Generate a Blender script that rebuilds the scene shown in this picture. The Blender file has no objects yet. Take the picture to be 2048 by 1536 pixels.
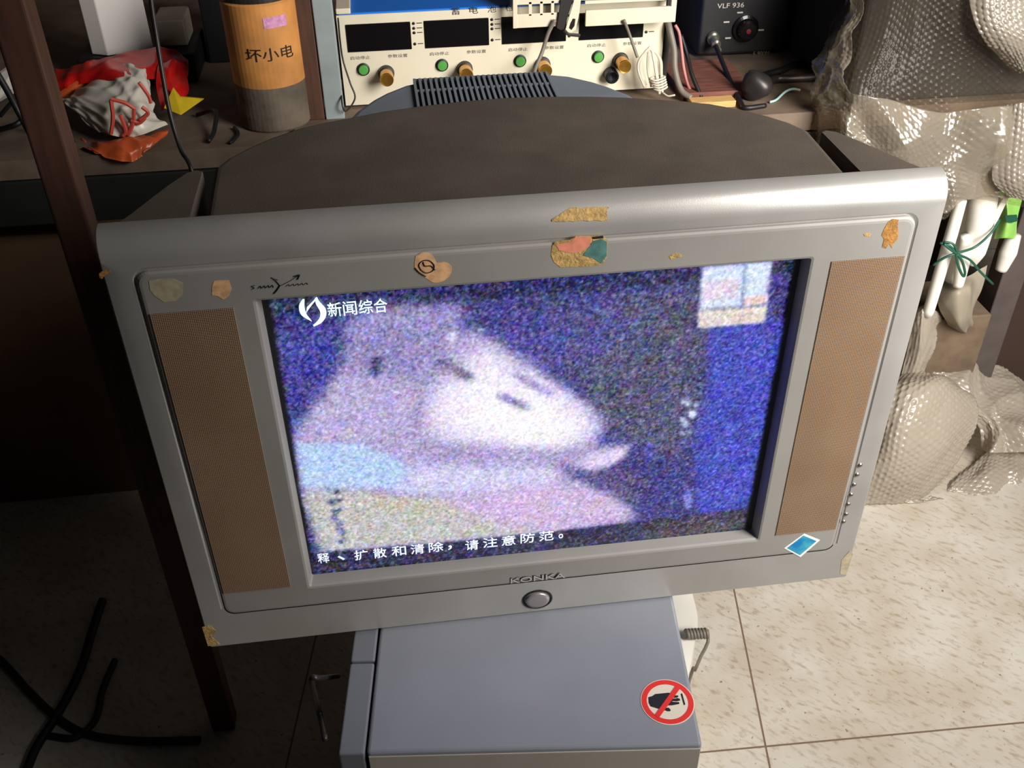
import bpy, bmesh, math, random
import numpy as np
from mathutils import Vector, Matrix
random.seed(7); RNG = np.random.default_rng(5)
SC = bpy.context.scene; COL = SC.collection
# ------------------------------------------------------------------ camera
CAM = np.array([-0.13546, -0.83363, 0.69141]); FPX = 2000.0
YA, PI_, RO = 0.1262, 0.63527, -0.01169
FW = np.array([math.sin(YA)*math.cos(PI_), math.cos(YA)*math.cos(PI_), -math.sin(PI_)])
RT = np.cross(FW, [0, 0, 1]); RT /= np.linalg.norm(RT); UP = np.cross(RT, FW)
R2 = math.cos(RO)*RT + math.sin(RO)*UP; U2 = -math.sin(RO)*RT + math.cos(RO)*UP
def at(u, v, y=None, z=None, x=None):
    """photo pixel -> point of the place on the plane y, z or x = const"""
    d = FW + R2*(u-1024)/FPX - U2*(v-768)/FPX
    if y is not None: t = (y-CAM[1])/d[1]
    elif z is not None: t = (z-CAM[2])/d[2]
    else: t = (x-CAM[0])/d[0]
    return Vector(CAM + t*d)
cd = bpy.data.cameras.new('camera'); co = bpy.data.objects.new('camera', cd); COL.objects.link(co)
cd.sensor_width = 36; cd.lens = FPX*36/2048; cd.clip_start = 0.05
m = Matrix.Identity(4)
for i in range(3):
    m[i][0] = R2[i]; m[i][1] = U2[i]; m[i][2] = -FW[i]; m[i][3] = CAM[i]
co.matrix_world = m; SC.camera = co
# ------------------------------------------------------------------ light
SC.view_settings.view_transform = 'Standard'; SC.view_settings.look = 'None'
SC.view_settings.exposure = 0.22; SC.view_settings.gamma = 1.0; SC.view_settings.use_curve_mapping = False
W = bpy.data.worlds.new('room_air'); SC.world = W; W.use_nodes = True
W.node_tree.nodes['Background'].inputs[0].default_value = (0.85, 0.9, 1.0, 1)
W.node_tree.nodes['Background'].inputs[1].default_value = 0.012
def area(name, loc, target, sx, sy, power, col):
    l = bpy.data.lights.new(name, 'AREA'); l.shape = 'RECTANGLE'; l.size = sx; l.size_y = sy; l.energy = power; l.color = col
    o = bpy.data.objects.new(name, l); COL.objects.link(o); o.location = loc
    d = Vector(target)-Vector(loc); o.rotation_euler = d.to_track_quat('-Z', 'Y').to_euler(); return o
dl_ = area('doorway_daylight', (1.22, -0.66, 0.82), (0.72, 0.50, 0.08), 0.75, 1.2, 24, (1.0, 0.97, 0.93)); dl_.data.spread = math.radians(98)
FLOOR = -0.80; BENCH = 0.0
# ------------------------------------------------------------------ materials
def mat(name, col, rough=0.5, metal=0.0, var=0.0, vscale=30, bump=0.0, bscale=200, spec=0.5, col2=None, emit=0, coat=0, vdet=6, stretch=None):
    M = bpy.data.materials.new(name); M.use_nodes = True; nt = M.node_tree; P = nt.nodes['Principled BSDF']
    P.inputs['Base Color'].default_value = (*col, 1); P.inputs['Roughness'].default_value = rough
    P.inputs['Metallic'].default_value = metal; P.inputs['Specular IOR Level'].default_value = spec
    if coat: P.inputs['Coat Weight'].default_value = coat
    if emit: P.inputs['Emission Color'].default_value = (*col, 1); P.inputs['Emission Strength'].default_value = emit
    tc = nt.nodes.new('ShaderNodeTexCoord'); src = tc.outputs['Object']
    if stretch:
        mp = nt.nodes.new('ShaderNodeMapping'); mp.inputs['Scale'].default_value = stretch
        nt.links.new(src, mp.inputs[0]); src = mp.outputs[0]
    if var or col2:
        n = nt.nodes.new('ShaderNodeTexNoise'); n.inputs['Scale'].default_value = vscale; n.inputs['Detail'].default_value = vdet
        nt.links.new(src, n.inputs['Vector'])
        r = nt.nodes.new('ShaderNodeValToRGB')
        c2 = col2 if col2 else tuple(c*(1-var) for c in col)
        r.color_ramp.elements[0].color = (*c2, 1); r.color_ramp.elements[1].color = (*(tuple(min(1, c*(1+var*.5)) for c in col)), 1)
        r.color_ramp.elements[0].position = 0.35; r.color_ramp.elements[1].position = 0.65
        nt.links.new(n.outputs['Fac'], r.inputs[0]); nt.links.new(r.outputs[0], P.inputs['Base Color'])
    if bump:
        b = nt.nodes.new('ShaderNodeBump'); b.inputs['Strength'].default_value = bump; b.inputs['Distance'].default_value = 0.002
        n = nt.nodes.new('ShaderNodeTexNoise'); n.inputs['Scale'].default_value = bscale; n.inputs['Detail'].default_value = 4
        nt.links.new(src, n.inputs['Vector']); nt.links.new(n.outputs['Fac'], b.inputs['Height']); nt.links.new(b.outputs[0], P.inputs['Normal'])
    return M
def s(r, g, b):  # sRGB 0-255 -> linear
    f = lambda c: (c/255/12.92) if c <= 10 else ((c/255+.055)/1.055)**2.4
    return (f(r), f(g), f(b))
M = {}
M['silver'] = mat('silver_paint', s(198, 194, 188), 0.33, 0.5, var=0.10, vscale=9, bump=0.04, bscale=900)
M['panel'] = mat('silver_panel_paint', s(154, 150, 144), 0.58, 0.12, var=0.10, vscale=7, bump=0.04, bscale=900)
M['shell'] = mat('dusty_grey_plastic', s(92, 82, 73), 0.75, var=0.16, vscale=14, bump=0.15, bscale=500, spec=0.25)
M['hump'] = mat('blue_grey_plastic', s(122, 128, 136), 0.6, var=0.12, vscale=12)
M['black'] = mat('black_plastic', s(22, 21, 23), 0.5)
M['blackgloss'] = mat('black_gloss', s(16, 14, 16), 0.2)
M['void'] = mat('dark_recess', s(14, 12, 11), 0.9)
M['chrome'] = mat('chrome', s(200, 196, 180), 0.18, 0.9)
M['residue'] = mat('tape_residue', s(196, 160, 98), 0.85, var=0.35, vscale=180, bump=0.6, bscale=400)
M['residue_pale'] = mat('pale_glue_residue', s(178, 165, 136), 0.8, var=0.2, vscale=120)
M['residue_brown'] = mat('brown_glue_residue', s(172, 122, 58), 0.85, var=0.3, vscale=200, bump=0.5, bscale=500)
M['tan'] = mat('peeled_paper', s(226, 176, 128), 0.8, var=0.25, vscale=150)
M['pink'] = mat('pink_sticker', s(226, 140, 112), 0.7, var=0.2, vscale=100)
M['teal'] = mat('teal_sticker', s(84, 130, 122), 0.6, var=0.3, vscale=120)
M['bluesticker'] = mat('blue_sticker', s(26, 128, 186), 0.35, var=0.0, col2=s(70, 175, 190), vscale=60, vdet=2)
M['white'] = mat('white_paper', s(244, 238, 230), 0.7)
M['ink'] = mat('black_ink', s(25, 22, 22), 0.7)
M['mark'] = mat('grey_ink', s(70, 66, 62), 0.7)
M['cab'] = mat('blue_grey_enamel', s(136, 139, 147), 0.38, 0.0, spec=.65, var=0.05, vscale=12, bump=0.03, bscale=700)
M['cabstrip_shaded'] = mat('shaded_blue_grey_strip', s(116, 119, 126), .45)  # darker than the body: shade on the left put into the colour
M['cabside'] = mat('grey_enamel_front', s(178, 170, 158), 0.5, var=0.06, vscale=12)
M['red'] = mat('sign_red', s(226, 52, 40), 0.4)
M['signcream'] = mat('sign_cream', s(226, 216, 196), 0.5)
M['signblack'] = mat('sign_black', s(28, 26, 34), 0.5)
M['cream'] = mat('cream_enamel', s(226, 216, 190), 0.5, var=0.06, vscale=10)
M['blue'] = mat('blue_enamel', s(10, 112, 214), 0.45)
M['green'] = mat('green_button', s(84, 160, 70), 0.35)
M['brass'] = mat('brass', s(206, 150, 60), 0.25, 0.85)
M['paleblue'] = mat('pale_blue_steel', s(150, 160, 160), 0.55, var=0.12, vscale=16)
M['woodlit'] = mat('lit_board_edge', s(214, 168, 104), 0.7, var=0.2, vscale=40, stretch=(1, 8, 8))
M['woodred'] = mat('red_brown_wood', s(120, 72, 58), 0.7, var=0.3, vscale=25, stretch=(1, 6, 6))
M['wooddark'] = mat('dark_wood', s(82, 52, 38), 0.65, var=0.25, vscale=20, stretch=(6, 6, .6))
M['bench'] = mat('worn_bench_top', s(118, 100, 84), 0.7, var=0.4, vscale=9, bump=0.2, bscale=120)
M['benchedge'] = mat('green_black_edge', s(30, 32, 28), 0.6, var=0.3, vscale=12)
M['steel'] = mat('bare_steel', s(190, 186, 178), 0.35, 0.7)
M['offwhite'] = mat('off_white_metal', s(226, 212, 186), 0.4, var=0.05, vscale=12)
M['darkmetal'] = mat('dark_metal', s(60, 56, 54), 0.4, 0.5)
M['orange'] = mat('orange_card', s(206, 140, 72), 0.7, var=0.25, vscale=16)
M['cansteel'] = mat('dirty_grey_card', s(104, 92, 78), 0.75, var=0.35, vscale=22, bump=.3, bscale=90)
M['violet'] = mat('violet_label', s(214, 150, 190), 0.7, var=0.25, vscale=160)
M['redbag'] = mat('red_plastic_film', s(196, 26, 22), 0.3, var=0.3, vscale=25)
M['whitebag'] = mat('white_plastic_film', s(226, 218, 204), 0.35, var=0.15, vscale=20)
M['orangebag'] = mat('orange_plastic_film', s(206, 92, 48), 0.35, var=0.3, vscale=25)
M['yellowbag'] = mat('yellow_plastic_film', s(206, 176, 34), 0.35, var=0.2, vscale=25)
M['redprint'] = mat('red_print', s(206, 84, 66), 0.5)
M['cablegrey'] = mat('grey_cable', s(120, 112, 100), 0.5)
M['cablewhite'] = mat('white_cable', s(210, 200, 180), 0.5)
M['cablepink'] = mat('pink_cable', s(190, 120, 116), 0.5)
M['cablegreen'] = mat('green_wire', s(32, 84, 64), 0.4)
M['cablecyan'] = mat('pale_cyan_wire', s(170, 200, 196), 0.4)
M['whiteplastic'] = mat('white_plastic', s(240, 234, 222), 0.3, spec=.5)
M['greenplastic'] = mat('green_plastic_film', s(120, 186, 70), 0.35, col2=s(160, 205, 110), vscale=14)
M['greyfilm'] = mat('dusty_film', s(150, 140, 122), 0.5, var=0.15, vscale=20)
M['card'] = mat('brown_cardboard', s(96, 70, 48), 0.85, var=0.15, vscale=8)
M['postdark'] = mat('dark_bench_leg', s(84, 74, 70), 0.6, var=0.15, vscale=20)
M['wall'] = mat('grimy_wall', s(96, 86, 76), 0.9, var=0.3, vscale=3)
M['whitetext'] = mat('white_print', s(196, 186, 176), 0.6)
M['redknob'] = mat('dark_red_dot', s(120, 30, 40), 0.4)

def node(nt, t, **k):
    n = nt.nodes.new(t)
    for a, b in k.items(): setattr(n, a, b)
    return n
def math_(nt, op, a, b=None, c=None):
    n = node(nt, 'ShaderNodeMath', operation=op)
    for i, v in enumerate((a, b, c)):
        if v is None: continue
        if isinstance(v, (int, float)): n.inputs[i].default_value = v
        else: nt.links.new(v, n.inputs[i])
    return n.outputs[0]

def grille_material():
    Mt = bpy.data.materials.new('perforated_bronze_mesh'); Mt.use_nodes = True; nt = Mt.node_tree; P = nt.nodes['Principled BSDF']
    tc = node(nt, 'ShaderNodeTexCoord'); sp = node(nt, 'ShaderNodeSeparateXYZ'); nt.links.new(tc.outputs['Object'], sp.inputs[0])
    p = 0.00185
    def cell(o): return math_(nt, 'SUBTRACT', math_(nt, 'FRACT', math_(nt, 'DIVIDE', o, p)), 0.5)
    a = cell(sp.outputs[0]); b = cell(sp.outputs[2])
    d = math_(nt, 'SQRT', math_(nt, 'ADD', math_(nt, 'MULTIPLY', a, a), math_(nt, 'MULTIPLY', b, b)))
    hole = math_(nt, 'LESS_THAN', d, 0.33)
    n = node(nt, 'ShaderNodeTexNoise'); n.inputs['Scale'].default_value = 14; nt.links.new(tc.outputs['Object'], n.inputs[0])
    r = node(nt, 'ShaderNodeValToRGB'); nt.links.new(n.outputs['Fac'], r.inputs[0])
    r.color_ramp.elements[0].color = (*s(168, 134, 104), 1); r.color_ramp.elements[1].color = (*s(190, 160, 130), 1)
    mx = node(nt, 'ShaderNodeMix', data_type='RGBA'); nt.links.new(hole, mx.inputs[0]); nt.links.new(r.outputs[0], mx.inputs[6]); mx.inputs[7].default_value = (*s(52, 38, 30), 1)
    nt.links.new(mx.outputs[2], P.inputs['Base Color']); P.inputs['Roughness'].default_value = 0.45; P.inputs['Metallic'].default_value = 0.25
    return Mt
M['grille'] = grille_material()

def floor_material():
    Mt = bpy.data.materials.new('speckled_stone_tile'); Mt.use_nodes = True; nt = Mt.node_tree; P = nt.nodes['Principled BSDF']
    tc = node(nt, 'ShaderNodeTexCoord'); pos = tc.outputs['Object']
    sp = node(nt, 'ShaderNodeSeparateXYZ'); nt.links.new(pos, sp.inputs[0])
    def lin(a, b, c): return math_(nt, 'ADD', math_(nt, 'ADD', math_(nt, 'MULTIPLY', sp.outputs[0], a), math_(nt, 'MULTIPLY', sp.outputs[1], b)), c)
    T = 0.8
    p1 = at(1470, 1190, z=FLOOR); p2 = at(1540, 1536, z=FLOOR); q1 = at(1400, 1505, z=FLOOR); q2 = at(2048, 1445, z=FLOOR)
    def line(a, b):
        d = (b-a).normalized(); n = (-d.y, d.x); k = -(n[0]*a.x+n[1]*a.y)
        g = math_(nt, 'FRACT', math_(nt, 'ADD', math_(nt, 'DIVIDE', lin(n[0], n[1], k), T), 50.5))
        return math_(nt, 'MULTIPLY', math_(nt, 'ABSOLUTE', math_(nt, 'SUBTRACT', g, 0.5)), T)
    dist = math_(nt, 'MINIMUM', line(p1, p2), line(q1, q2))
    joint = math_(nt, 'LESS_THAN', dist, 0.0017)
    # cloudy base, fine diagonal veins, specks
    n1 = node(nt, 'ShaderNodeTexNoise'); n1.inputs['Scale'].default_value = 9; n1.inputs['Detail'].default_value = 8; nt.links.new(pos, n1.inputs[0])
    r1 = node(nt, 'ShaderNodeValToRGB'); nt.links.new(n1.outputs['Fac'], r1.inputs[0])
    r1.color_ramp.elements[0].color = (*s(190, 178, 160), 1); r1.color_ramp.elements[0].position = .35
    r1.color_ramp.elements[1].color = (*s(205, 198, 185), 1); r1.color_ramp.elements[1].position = .65
    mp = node(nt, 'ShaderNodeMapping'); mp.vector_type = 'TEXTURE'; mp.inputs['Rotation'].default_value = (0, 0, math.radians(-44)); mp.inputs['Scale'].default_value = (1/52, 1/125, 1)
    nt.links.new(pos, mp.inputs[0])
    n2 = node(nt, 'ShaderNodeTexNoise'); n2.inputs['Scale'].default_value = 1; n2.inputs['Detail'].default_value = 5; nt.links.new(mp.outputs[0], n2.inputs[0])
    r2 = node(nt, 'ShaderNodeValToRGB'); nt.links.new(n2.outputs['Fac'], r2.inputs[0])
    r2.color_ramp.elements[0].color = (1, 1, 1, 1); r2.color_ramp.elements[0].position = .52
    r2.color_ramp.elements[1].color = (*s(212, 202, 186), 1); r2.color_ramp.elements[1].position = .72
    m1 = node(nt, 'ShaderNodeMix', data_type='RGBA', blend_type='MULTIPLY'); m1.inputs[0].default_value = .85
    nt.links.new(r1.outputs[0], m1.inputs[6]); nt.links.new(r2.outputs[0], m1.inputs[7])
    n3 = node(nt, 'ShaderNodeTexNoise'); n3.inputs['Scale'].default_value = 110; n3.inputs['Detail'].default_value = 3; nt.links.new(pos, n3.inputs[0])
    r3 = node(nt, 'ShaderNodeValToRGB'); nt.links.new(n3.outputs['Fac'], r3.inputs[0])
    r3.color_ramp.elements[0].color = (1, 1, 1, 1); r3.color_ramp.elements[0].position = .66
    r3.color_ramp.elements[1].color = (*s(150, 138, 122), 1); r3.color_ramp.elements[1].position = .76
    m2 = node(nt, 'ShaderNodeMix', data_type='RGBA', blend_type='MULTIPLY'); m2.inputs[0].default_value = 1
    nt.links.new(m1.outputs[2], m2.inputs[6]); nt.links.new(r3.outputs[0], m2.inputs[7])
    m3 = node(nt, 'ShaderNodeMix', data_type='RGBA'); nt.links.new(joint, m3.inputs[0]); nt.links.new(m2.outputs[2], m3.inputs[6]); m3.inputs[7].default_value = (*s(120, 100, 80), 1)
    nt.links.new(m3.outputs[2], P.inputs['Base Color']); P.inputs['Roughness'].default_value = .5
    return Mt
M['floor'] = floor_material()

def wrap_material(name, col, clear, shine, rough=.13, gain=.5):
    Mt = bpy.data.materials.new(name); Mt.use_nodes = True; nt = Mt.node_tree; out = nt.nodes['Material Output']; nt.nodes.remove(nt.nodes['Principled BSDF'])
    tr = node(nt, 'ShaderNodeBsdfTransparent'); tr.inputs[0].default_value = (.93, .91, .88, 1)
    tl = node(nt, 'ShaderNodeBsdfTranslucent'); tl.inputs[0].default_value = (*col, 1)
    df = node(nt, 'ShaderNodeBsdfDiffuse'); df.inputs[0].default_value = (*col, 1)
    gl = node(nt, 'ShaderNodeBsdfGlossy'); gl.inputs[0].default_value = (1, 1, 1, 1); gl.inputs['Roughness'].default_value = rough
    def mix(f, a, b):
        m_ = node(nt, 'ShaderNodeMixShader')
        if isinstance(f, float): m_.inputs[0].default_value = f
        else: nt.links.new(f, m_.inputs[0])
        nt.links.new(a, m_.inputs[1]); nt.links.new(b, m_.inputs[2]); return m_.outputs[0]
    body = mix(clear, mix(.4, df.outputs[0], tl.outputs[0]), tr.outputs[0])
    lw = node(nt, 'ShaderNodeLayerWeight'); lw.inputs[0].default_value = .35
    f = math_(nt, 'ADD', math_(nt, 'MULTIPLY', lw.outputs['Fresnel'], gain), shine)
    nt.links.new(mix(f, body, gl.outputs[0]), out.inputs[0]); return Mt
M['wrap'] = wrap_material('clear_bubble_film', s(146, 134, 116), .94, .004, .3, .06)
M['wrapfold_highlight'] = wrap_material('fold_highlight_film', s(186, 175, 156), .68, .03, .2, .35)  # paler, milkier film that paints the highlights on the folds
M['wrapflap'] = wrap_material('dull_bubble_film', s(182, 172, 156), .4, .03, .25, .3)
M['wrapwhite'] = wrap_material('milky_bubble_film', s(206, 195, 178), .3, .03, .25, .3)

# ------------------------------------------------------------------ object helpers
ROOTLOC = {}
def thing(name, label, cat, loc, group=None):
    o = bpy.data.objects.new(name, None); COL.objects.link(o); o.empty_display_size = .05; o.location = loc
    o['label'] = label; o['category'] = cat
    if group: o['group'] = group
    ROOTLOC[o.name] = Vector(loc); return o
def obj(name, bm, material, parent=None, smooth=False, label=None, bevel=0, recalc=True):
    """link bm (verts given in room coordinates) as one mesh object"""
    if recalc: bmesh.ops.recalc_face_normals(bm, faces=bm.faces[:])
    me = bpy.data.meshes.new(name)
    if parent is not None: off = ROOTLOC[parent.name]
    else:
        v = [x.co for x in bm.verts]
        off = Vector(((min(c.x for c in v)+max(c.x for c in v))/2, (min(c.y for c in v)+max(c.y for c in v))/2, min(c.z for c in v)))
    bmesh.ops.translate(bm, verts=bm.verts[:], vec=-off)
    if smooth:
        for f in bm.faces: f.smooth = True
    bm.to_mesh(me); bm.free()
    for mm in (material if isinstance(material, (list, tuple)) else [material]): me.materials.append(mm)
    o = bpy.data.objects.new(name, me); COL.objects.link(o)
    if parent is not None: o.parent = parent; ROOTLOC[o.name] = off
    else: o.location = off; ROOTLOC[o.name] = off
    if label: o['label'] = label
    if bevel:
        b = o.modifiers.new('bevel', 'BEVEL'); b.width = bevel; b.segments = 3; b.limit_method = 'ANGLE'; b.angle_limit = math.radians(40)
    return o
def tag(o, label, cat, group=None):
    o['label'] = label; o['category'] = cat
    if group: o['group'] = group
    return o
def struct(o): o['kind'] = 'structure'; return o
def B(): return bmesh.new()
def box(bm, x0, x1, y0, y1, z0, z1, T=None):
    vs = [bm.verts.new(p) for p in [(x0,y0,z0),(x1,y0,z0),(x1,y1,z0),(x0,y1,z0),(x0,y0,z1),(x1,y0,z1),(x1,y1,z1),(x0,y1,z1)]]
    for f in [(0,3,2,1),(4,5,6,7),(0,1,5,4),(1,2,6,5),(2,3,7,6),(3,0,4,7)]: bm.faces.new([vs[i] for i in f])
    if T is not None: bmesh.ops.transform(bm, matrix=T, verts=vs)
    return bm
def prism(bm, pts, vec):
    """polygon pts (3D) extruded by vec"""
    vec = Vector(vec); a = [bm.verts.new(Vector(p)) for p in pts]; b = [bm.verts.new(Vector(p)+vec) for p in pts]
    n = len(a); bm.faces.new(a); bm.faces.new(b[::-1])
    for i in range(n): bm.faces.new([a[i], a[(i+1) % n], b[(i+1) % n], b[i]])
    return bm
def catmull(pts, sub=6):
    P = [Vector(p) for p in pts]
    if len(P) < 3: return P
    P = [P[0]*2-P[1]]+P+[P[-1]*2-P[-2]]; out = []
    for i in range(1, len(P)-2):
        for k in range(sub):
            t = k/sub; a, b, c, d = P[i-1], P[i], P[i+1], P[i+2]
            out.append(0.5*((2*b)+(c-a)*t+(2*a-5*b+4*c-d)*t*t+(3*b-a-3*c+d)*t**3))
    out.append(P[-2].copy()); return out
def tube(bm, pts, r, seg=10, sub=6, smooth=True):
    P = catmull(pts, sub) if smooth else [Vector(p) for p in pts]
    rr = r if isinstance(r, (list, tuple)) else None; rings = []; up = Vector((0.3, 0.2, 0.9)).normalized(); n = len(P)
    for i, p in enumerate(P):
        d = (P[min(i+1, n-1)]-P[max(i-1, 0)]).normalized()
        a = d.cross(up)
        if a.length < 1e-3: a = d.cross(Vector((1, 0, 0)))
        a.normalize(); b = d.cross(a); up = -b if b.dot(up) < 0 else b
        b = up; a = d.cross(b).normalized()
        rad = r if rr is None else np.interp(i/(n-1), np.linspace(0, 1, len(rr)), rr)
        rings.append([bm.verts.new(p+(a*math.cos(t)+b*math.sin(t))*rad) for t in [2*math.pi*k/seg for k in range(seg)]])
    for i in range(n-1):
        for k in range(seg): bm.faces.new([rings[i][k], rings[i][(k+1) % seg], rings[i+1][(k+1) % seg], rings[i+1][k]])
    bm.faces.new(rings[0][::-1]); bm.faces.new(rings[-1]); return bm
def lathe(bm, prof, base, axis, seg=32):
    """prof [(r, h)], revolved about axis starting at base"""
    ax = Vector(axis).normalized(); a = ax.cross(Vector((0, 0, 1)));
    if a.length < 1e-3: a = Vector((1, 0, 0))
    a.normalize(); b = ax.cross(a); rings = []
    for r, h in prof:
        rings.append([bm.verts.new(Vector(base)+ax*h+(a*math.cos(2*math.pi*k/seg)+b*math.sin(2*math.pi*k/seg))*max(r, 1e-5)) for k in range(seg)])
    for i in range(len(rings)-1):
        for k in range(seg): bm.faces.new([rings[i][k], rings[i][(k+1) % seg], rings[i+1][(k+1) % seg], rings[i+1][k]])
    bm.faces.new(rings[0][::-1]); bm.faces.new(rings[-1]); return bm
def text(body, p0, ex, ey, w, h, depth=0.0006, bold=0.0):
    """lettering as a bmesh: lower left at p0, ex/ey unit directions, fitted to w x h"""
    cu = bpy.data.curves.new('lettering', 'FONT'); cu.body = body; cu.size = 1; cu.extrude = 0.0; cu.offset = bold; cu.resolution_u = 3
    o = bpy.data.objects.new('lettering', cu); COL.objects.link(o)
    dg = bpy.context.evaluated_depsgraph_get(); me = bpy.data.meshes.new_from_object(o.evaluated_get(dg))
    bpy.data.objects.remove(o); bpy.data.curves.remove(cu)
    bm = B(); bm.from_mesh(me); bpy.data.meshes.remove(me)
    xs = [v.co.x for v in bm.verts]; ys = [v.co.y for v in bm.verts]
    x0, x1, y0, y1 = min(xs), max(xs), min(ys), max(ys); ex = Vector(ex).normalized(); ey = Vector(ey).normalized(); ez = ex.cross(ey)
    for v in bm.verts:
        v.co = Vector(p0)+ex*((v.co.x-x0)/(x1-x0)*w)+ey*((v.co.y-y0)/(y1-y0)*h)
    g = bmesh.ops.extrude_face_region(bm, geom=bm.faces[:])
    bmesh.ops.translate(bm, verts=[e for e in g['geom'] if isinstance(e, bmesh.types.BMVert)], vec=ez*depth)
    return bm
def flat(pts, d):  # thin plate from polygon, thickness vector d
    return prism(B(), pts, d)
def blob(cx, cz, rx, rz, seed, n=26, jag=.18, y=0, rot=0):
    r = random.Random(seed); out = []
    for i in range(n):
        t = 2*math.pi*i/n; k = 1+r.uniform(-jag, jag); a, b = rx*k*math.cos(t), rz*k*math.sin(t)
        out.append(Vector((cx+a*math.cos(rot)-b*math.sin(rot), y, cz+a*math.sin(rot)+b*math.cos(rot))))
    return out

# ------------------------------------------------------------------ room shell
bm = B(); box(bm, -2.4, 3.2, -2.6, 2.2, FLOOR-.05, FLOOR)
fl = bpy.data.meshes.new('floor'); bm.to_mesh(fl); bm.free(); fl.materials.append(M['floor']); o = bpy.data.objects.new('floor', fl); COL.objects.link(o); struct(o)
struct(obj('wall_back', box(B(), -2.4, 3.2, 2.0, 2.1, FLOOR, 1.9), M['wall']))
struct(obj('wall_left', box(B(), -2.4, -2.3, -2.6, 2.0, FLOOR, 1.9), M['wall']))

# ------------------------------------------------------------------ television
TVZ = -0.286
tv = thing('television', 'silver widescreen tube television switched on, with speaker strips beside its noisy picture', 'television', (0, .1, TVZ))
def rring(xh, zt, zb, r, y, n=6):
    """rounded rectangle ring, rt may be (top r, bottom r)"""
    out = []; rt, rb = r if isinstance(r, tuple) else (r, r)
    for cx, cz, rr, a0 in ((xh, zt, rt, 0), (-xh, zt, rt, 90), (-xh, zb, rb, 180), (xh, zb, rb, 270)):
        sx = 1 if cx > 0 else -1; sz = 1 if a0 < 180 else -1
        for k in range(n+1):
            a = math.radians(a0+90*k/n); out.append((cx-sx*rr+rr*math.cos(a), y, cz-sz*rr+rr*math.sin(a)))
    return out
def loft(bm, rings, cap0=False, cap1=False):
    R = [[bm.verts.new(p) for p in r] for r in rings]; n = len(R[0])
    for i in range(len(R)-1):
        for k in range(n): bm.faces.new([R[i][k], R[i][(k+1) % n], R[i+1][(k+1) % n], R[i+1][k]])
    if cap0: bm.faces.new(R[0][::-1])
    if cap1: bm.faces.new(R[-1])
    return bm
OX, ZT, ZB = 0.4048, 0.2735, -0.2856
RB = 0.026
rings = [rring(OX, ZT, ZB, (.0015, .003), .027)]
for k in range(0, 10):
    a = math.radians(90*k/9)
    rings.append(rring(OX-.0025*(1-math.cos(a)), ZT-RB*(1-math.cos(a)), ZB+.004*(1-math.cos(a)), (.0015, .003), RB*(1-math.sin(a))))
PX, PT, PB = 0.3752, 0.2352, -0.2292
rings += [rring(PX+.004, PT+.004, PB-.004, .014, 0.0), rring(PX+.0022, PT+.0022, PB-.0022, .013, .0022), rring(PX, PT, PB, .012, .0022)]
bm = loft(B(), rings)
for v in bm.verts:   # the panel's lip fades out along the bottom
    if v.co.z < -.2 and v.co.y < .0023: v.co.y = -.0026
ff = obj('front_frame', bm, M['silver'], tv, smooth=True); ff.data.set_sharp_from_angle(angle=math.radians(22))
SX, ST, SB = 0.272, 0.1962, -0.1962
rings = [rring(PX+.0006, PT+.0006, PB-.0006, .012, .0026), rring(PX+.0004, PT+.0004, PB-.0004, .012, -.001), rring(PX-.0016, PT-.0016, PB+.0016, .011, -.0026), rring(PX-.004, PT-.004, PB+.004, .009, -.003),
         rring(SX+.0035, ST+.0035, SB-.0035, .004, -.003), rring(SX+.0012, ST+.0012, SB-.0012, .003, -.0022), rring(SX, ST, SB, .002, .0005), rring(SX-.002, ST-.002, SB+.002, .002, .014)]
o = obj('front_panel', loft(B(), rings), M['panel'], tv)
for p in o.data.polygons: p.use_smooth = False
FY = -.003   # face of the raised panel
# speaker strips
for sx in (-1, 1):
    pts = [Vector((sx*.2944, FY, .192)), Vector((sx*.3737-sx*.0025, FY, .192)), Vector((sx*.3737-sx*.0025, FY, -.192)), Vector((sx*.2944, FY, -.192))]
    obj('speaker_grille', flat(pts, (0, -.0008, 0)), M['grille'], tv)
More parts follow.
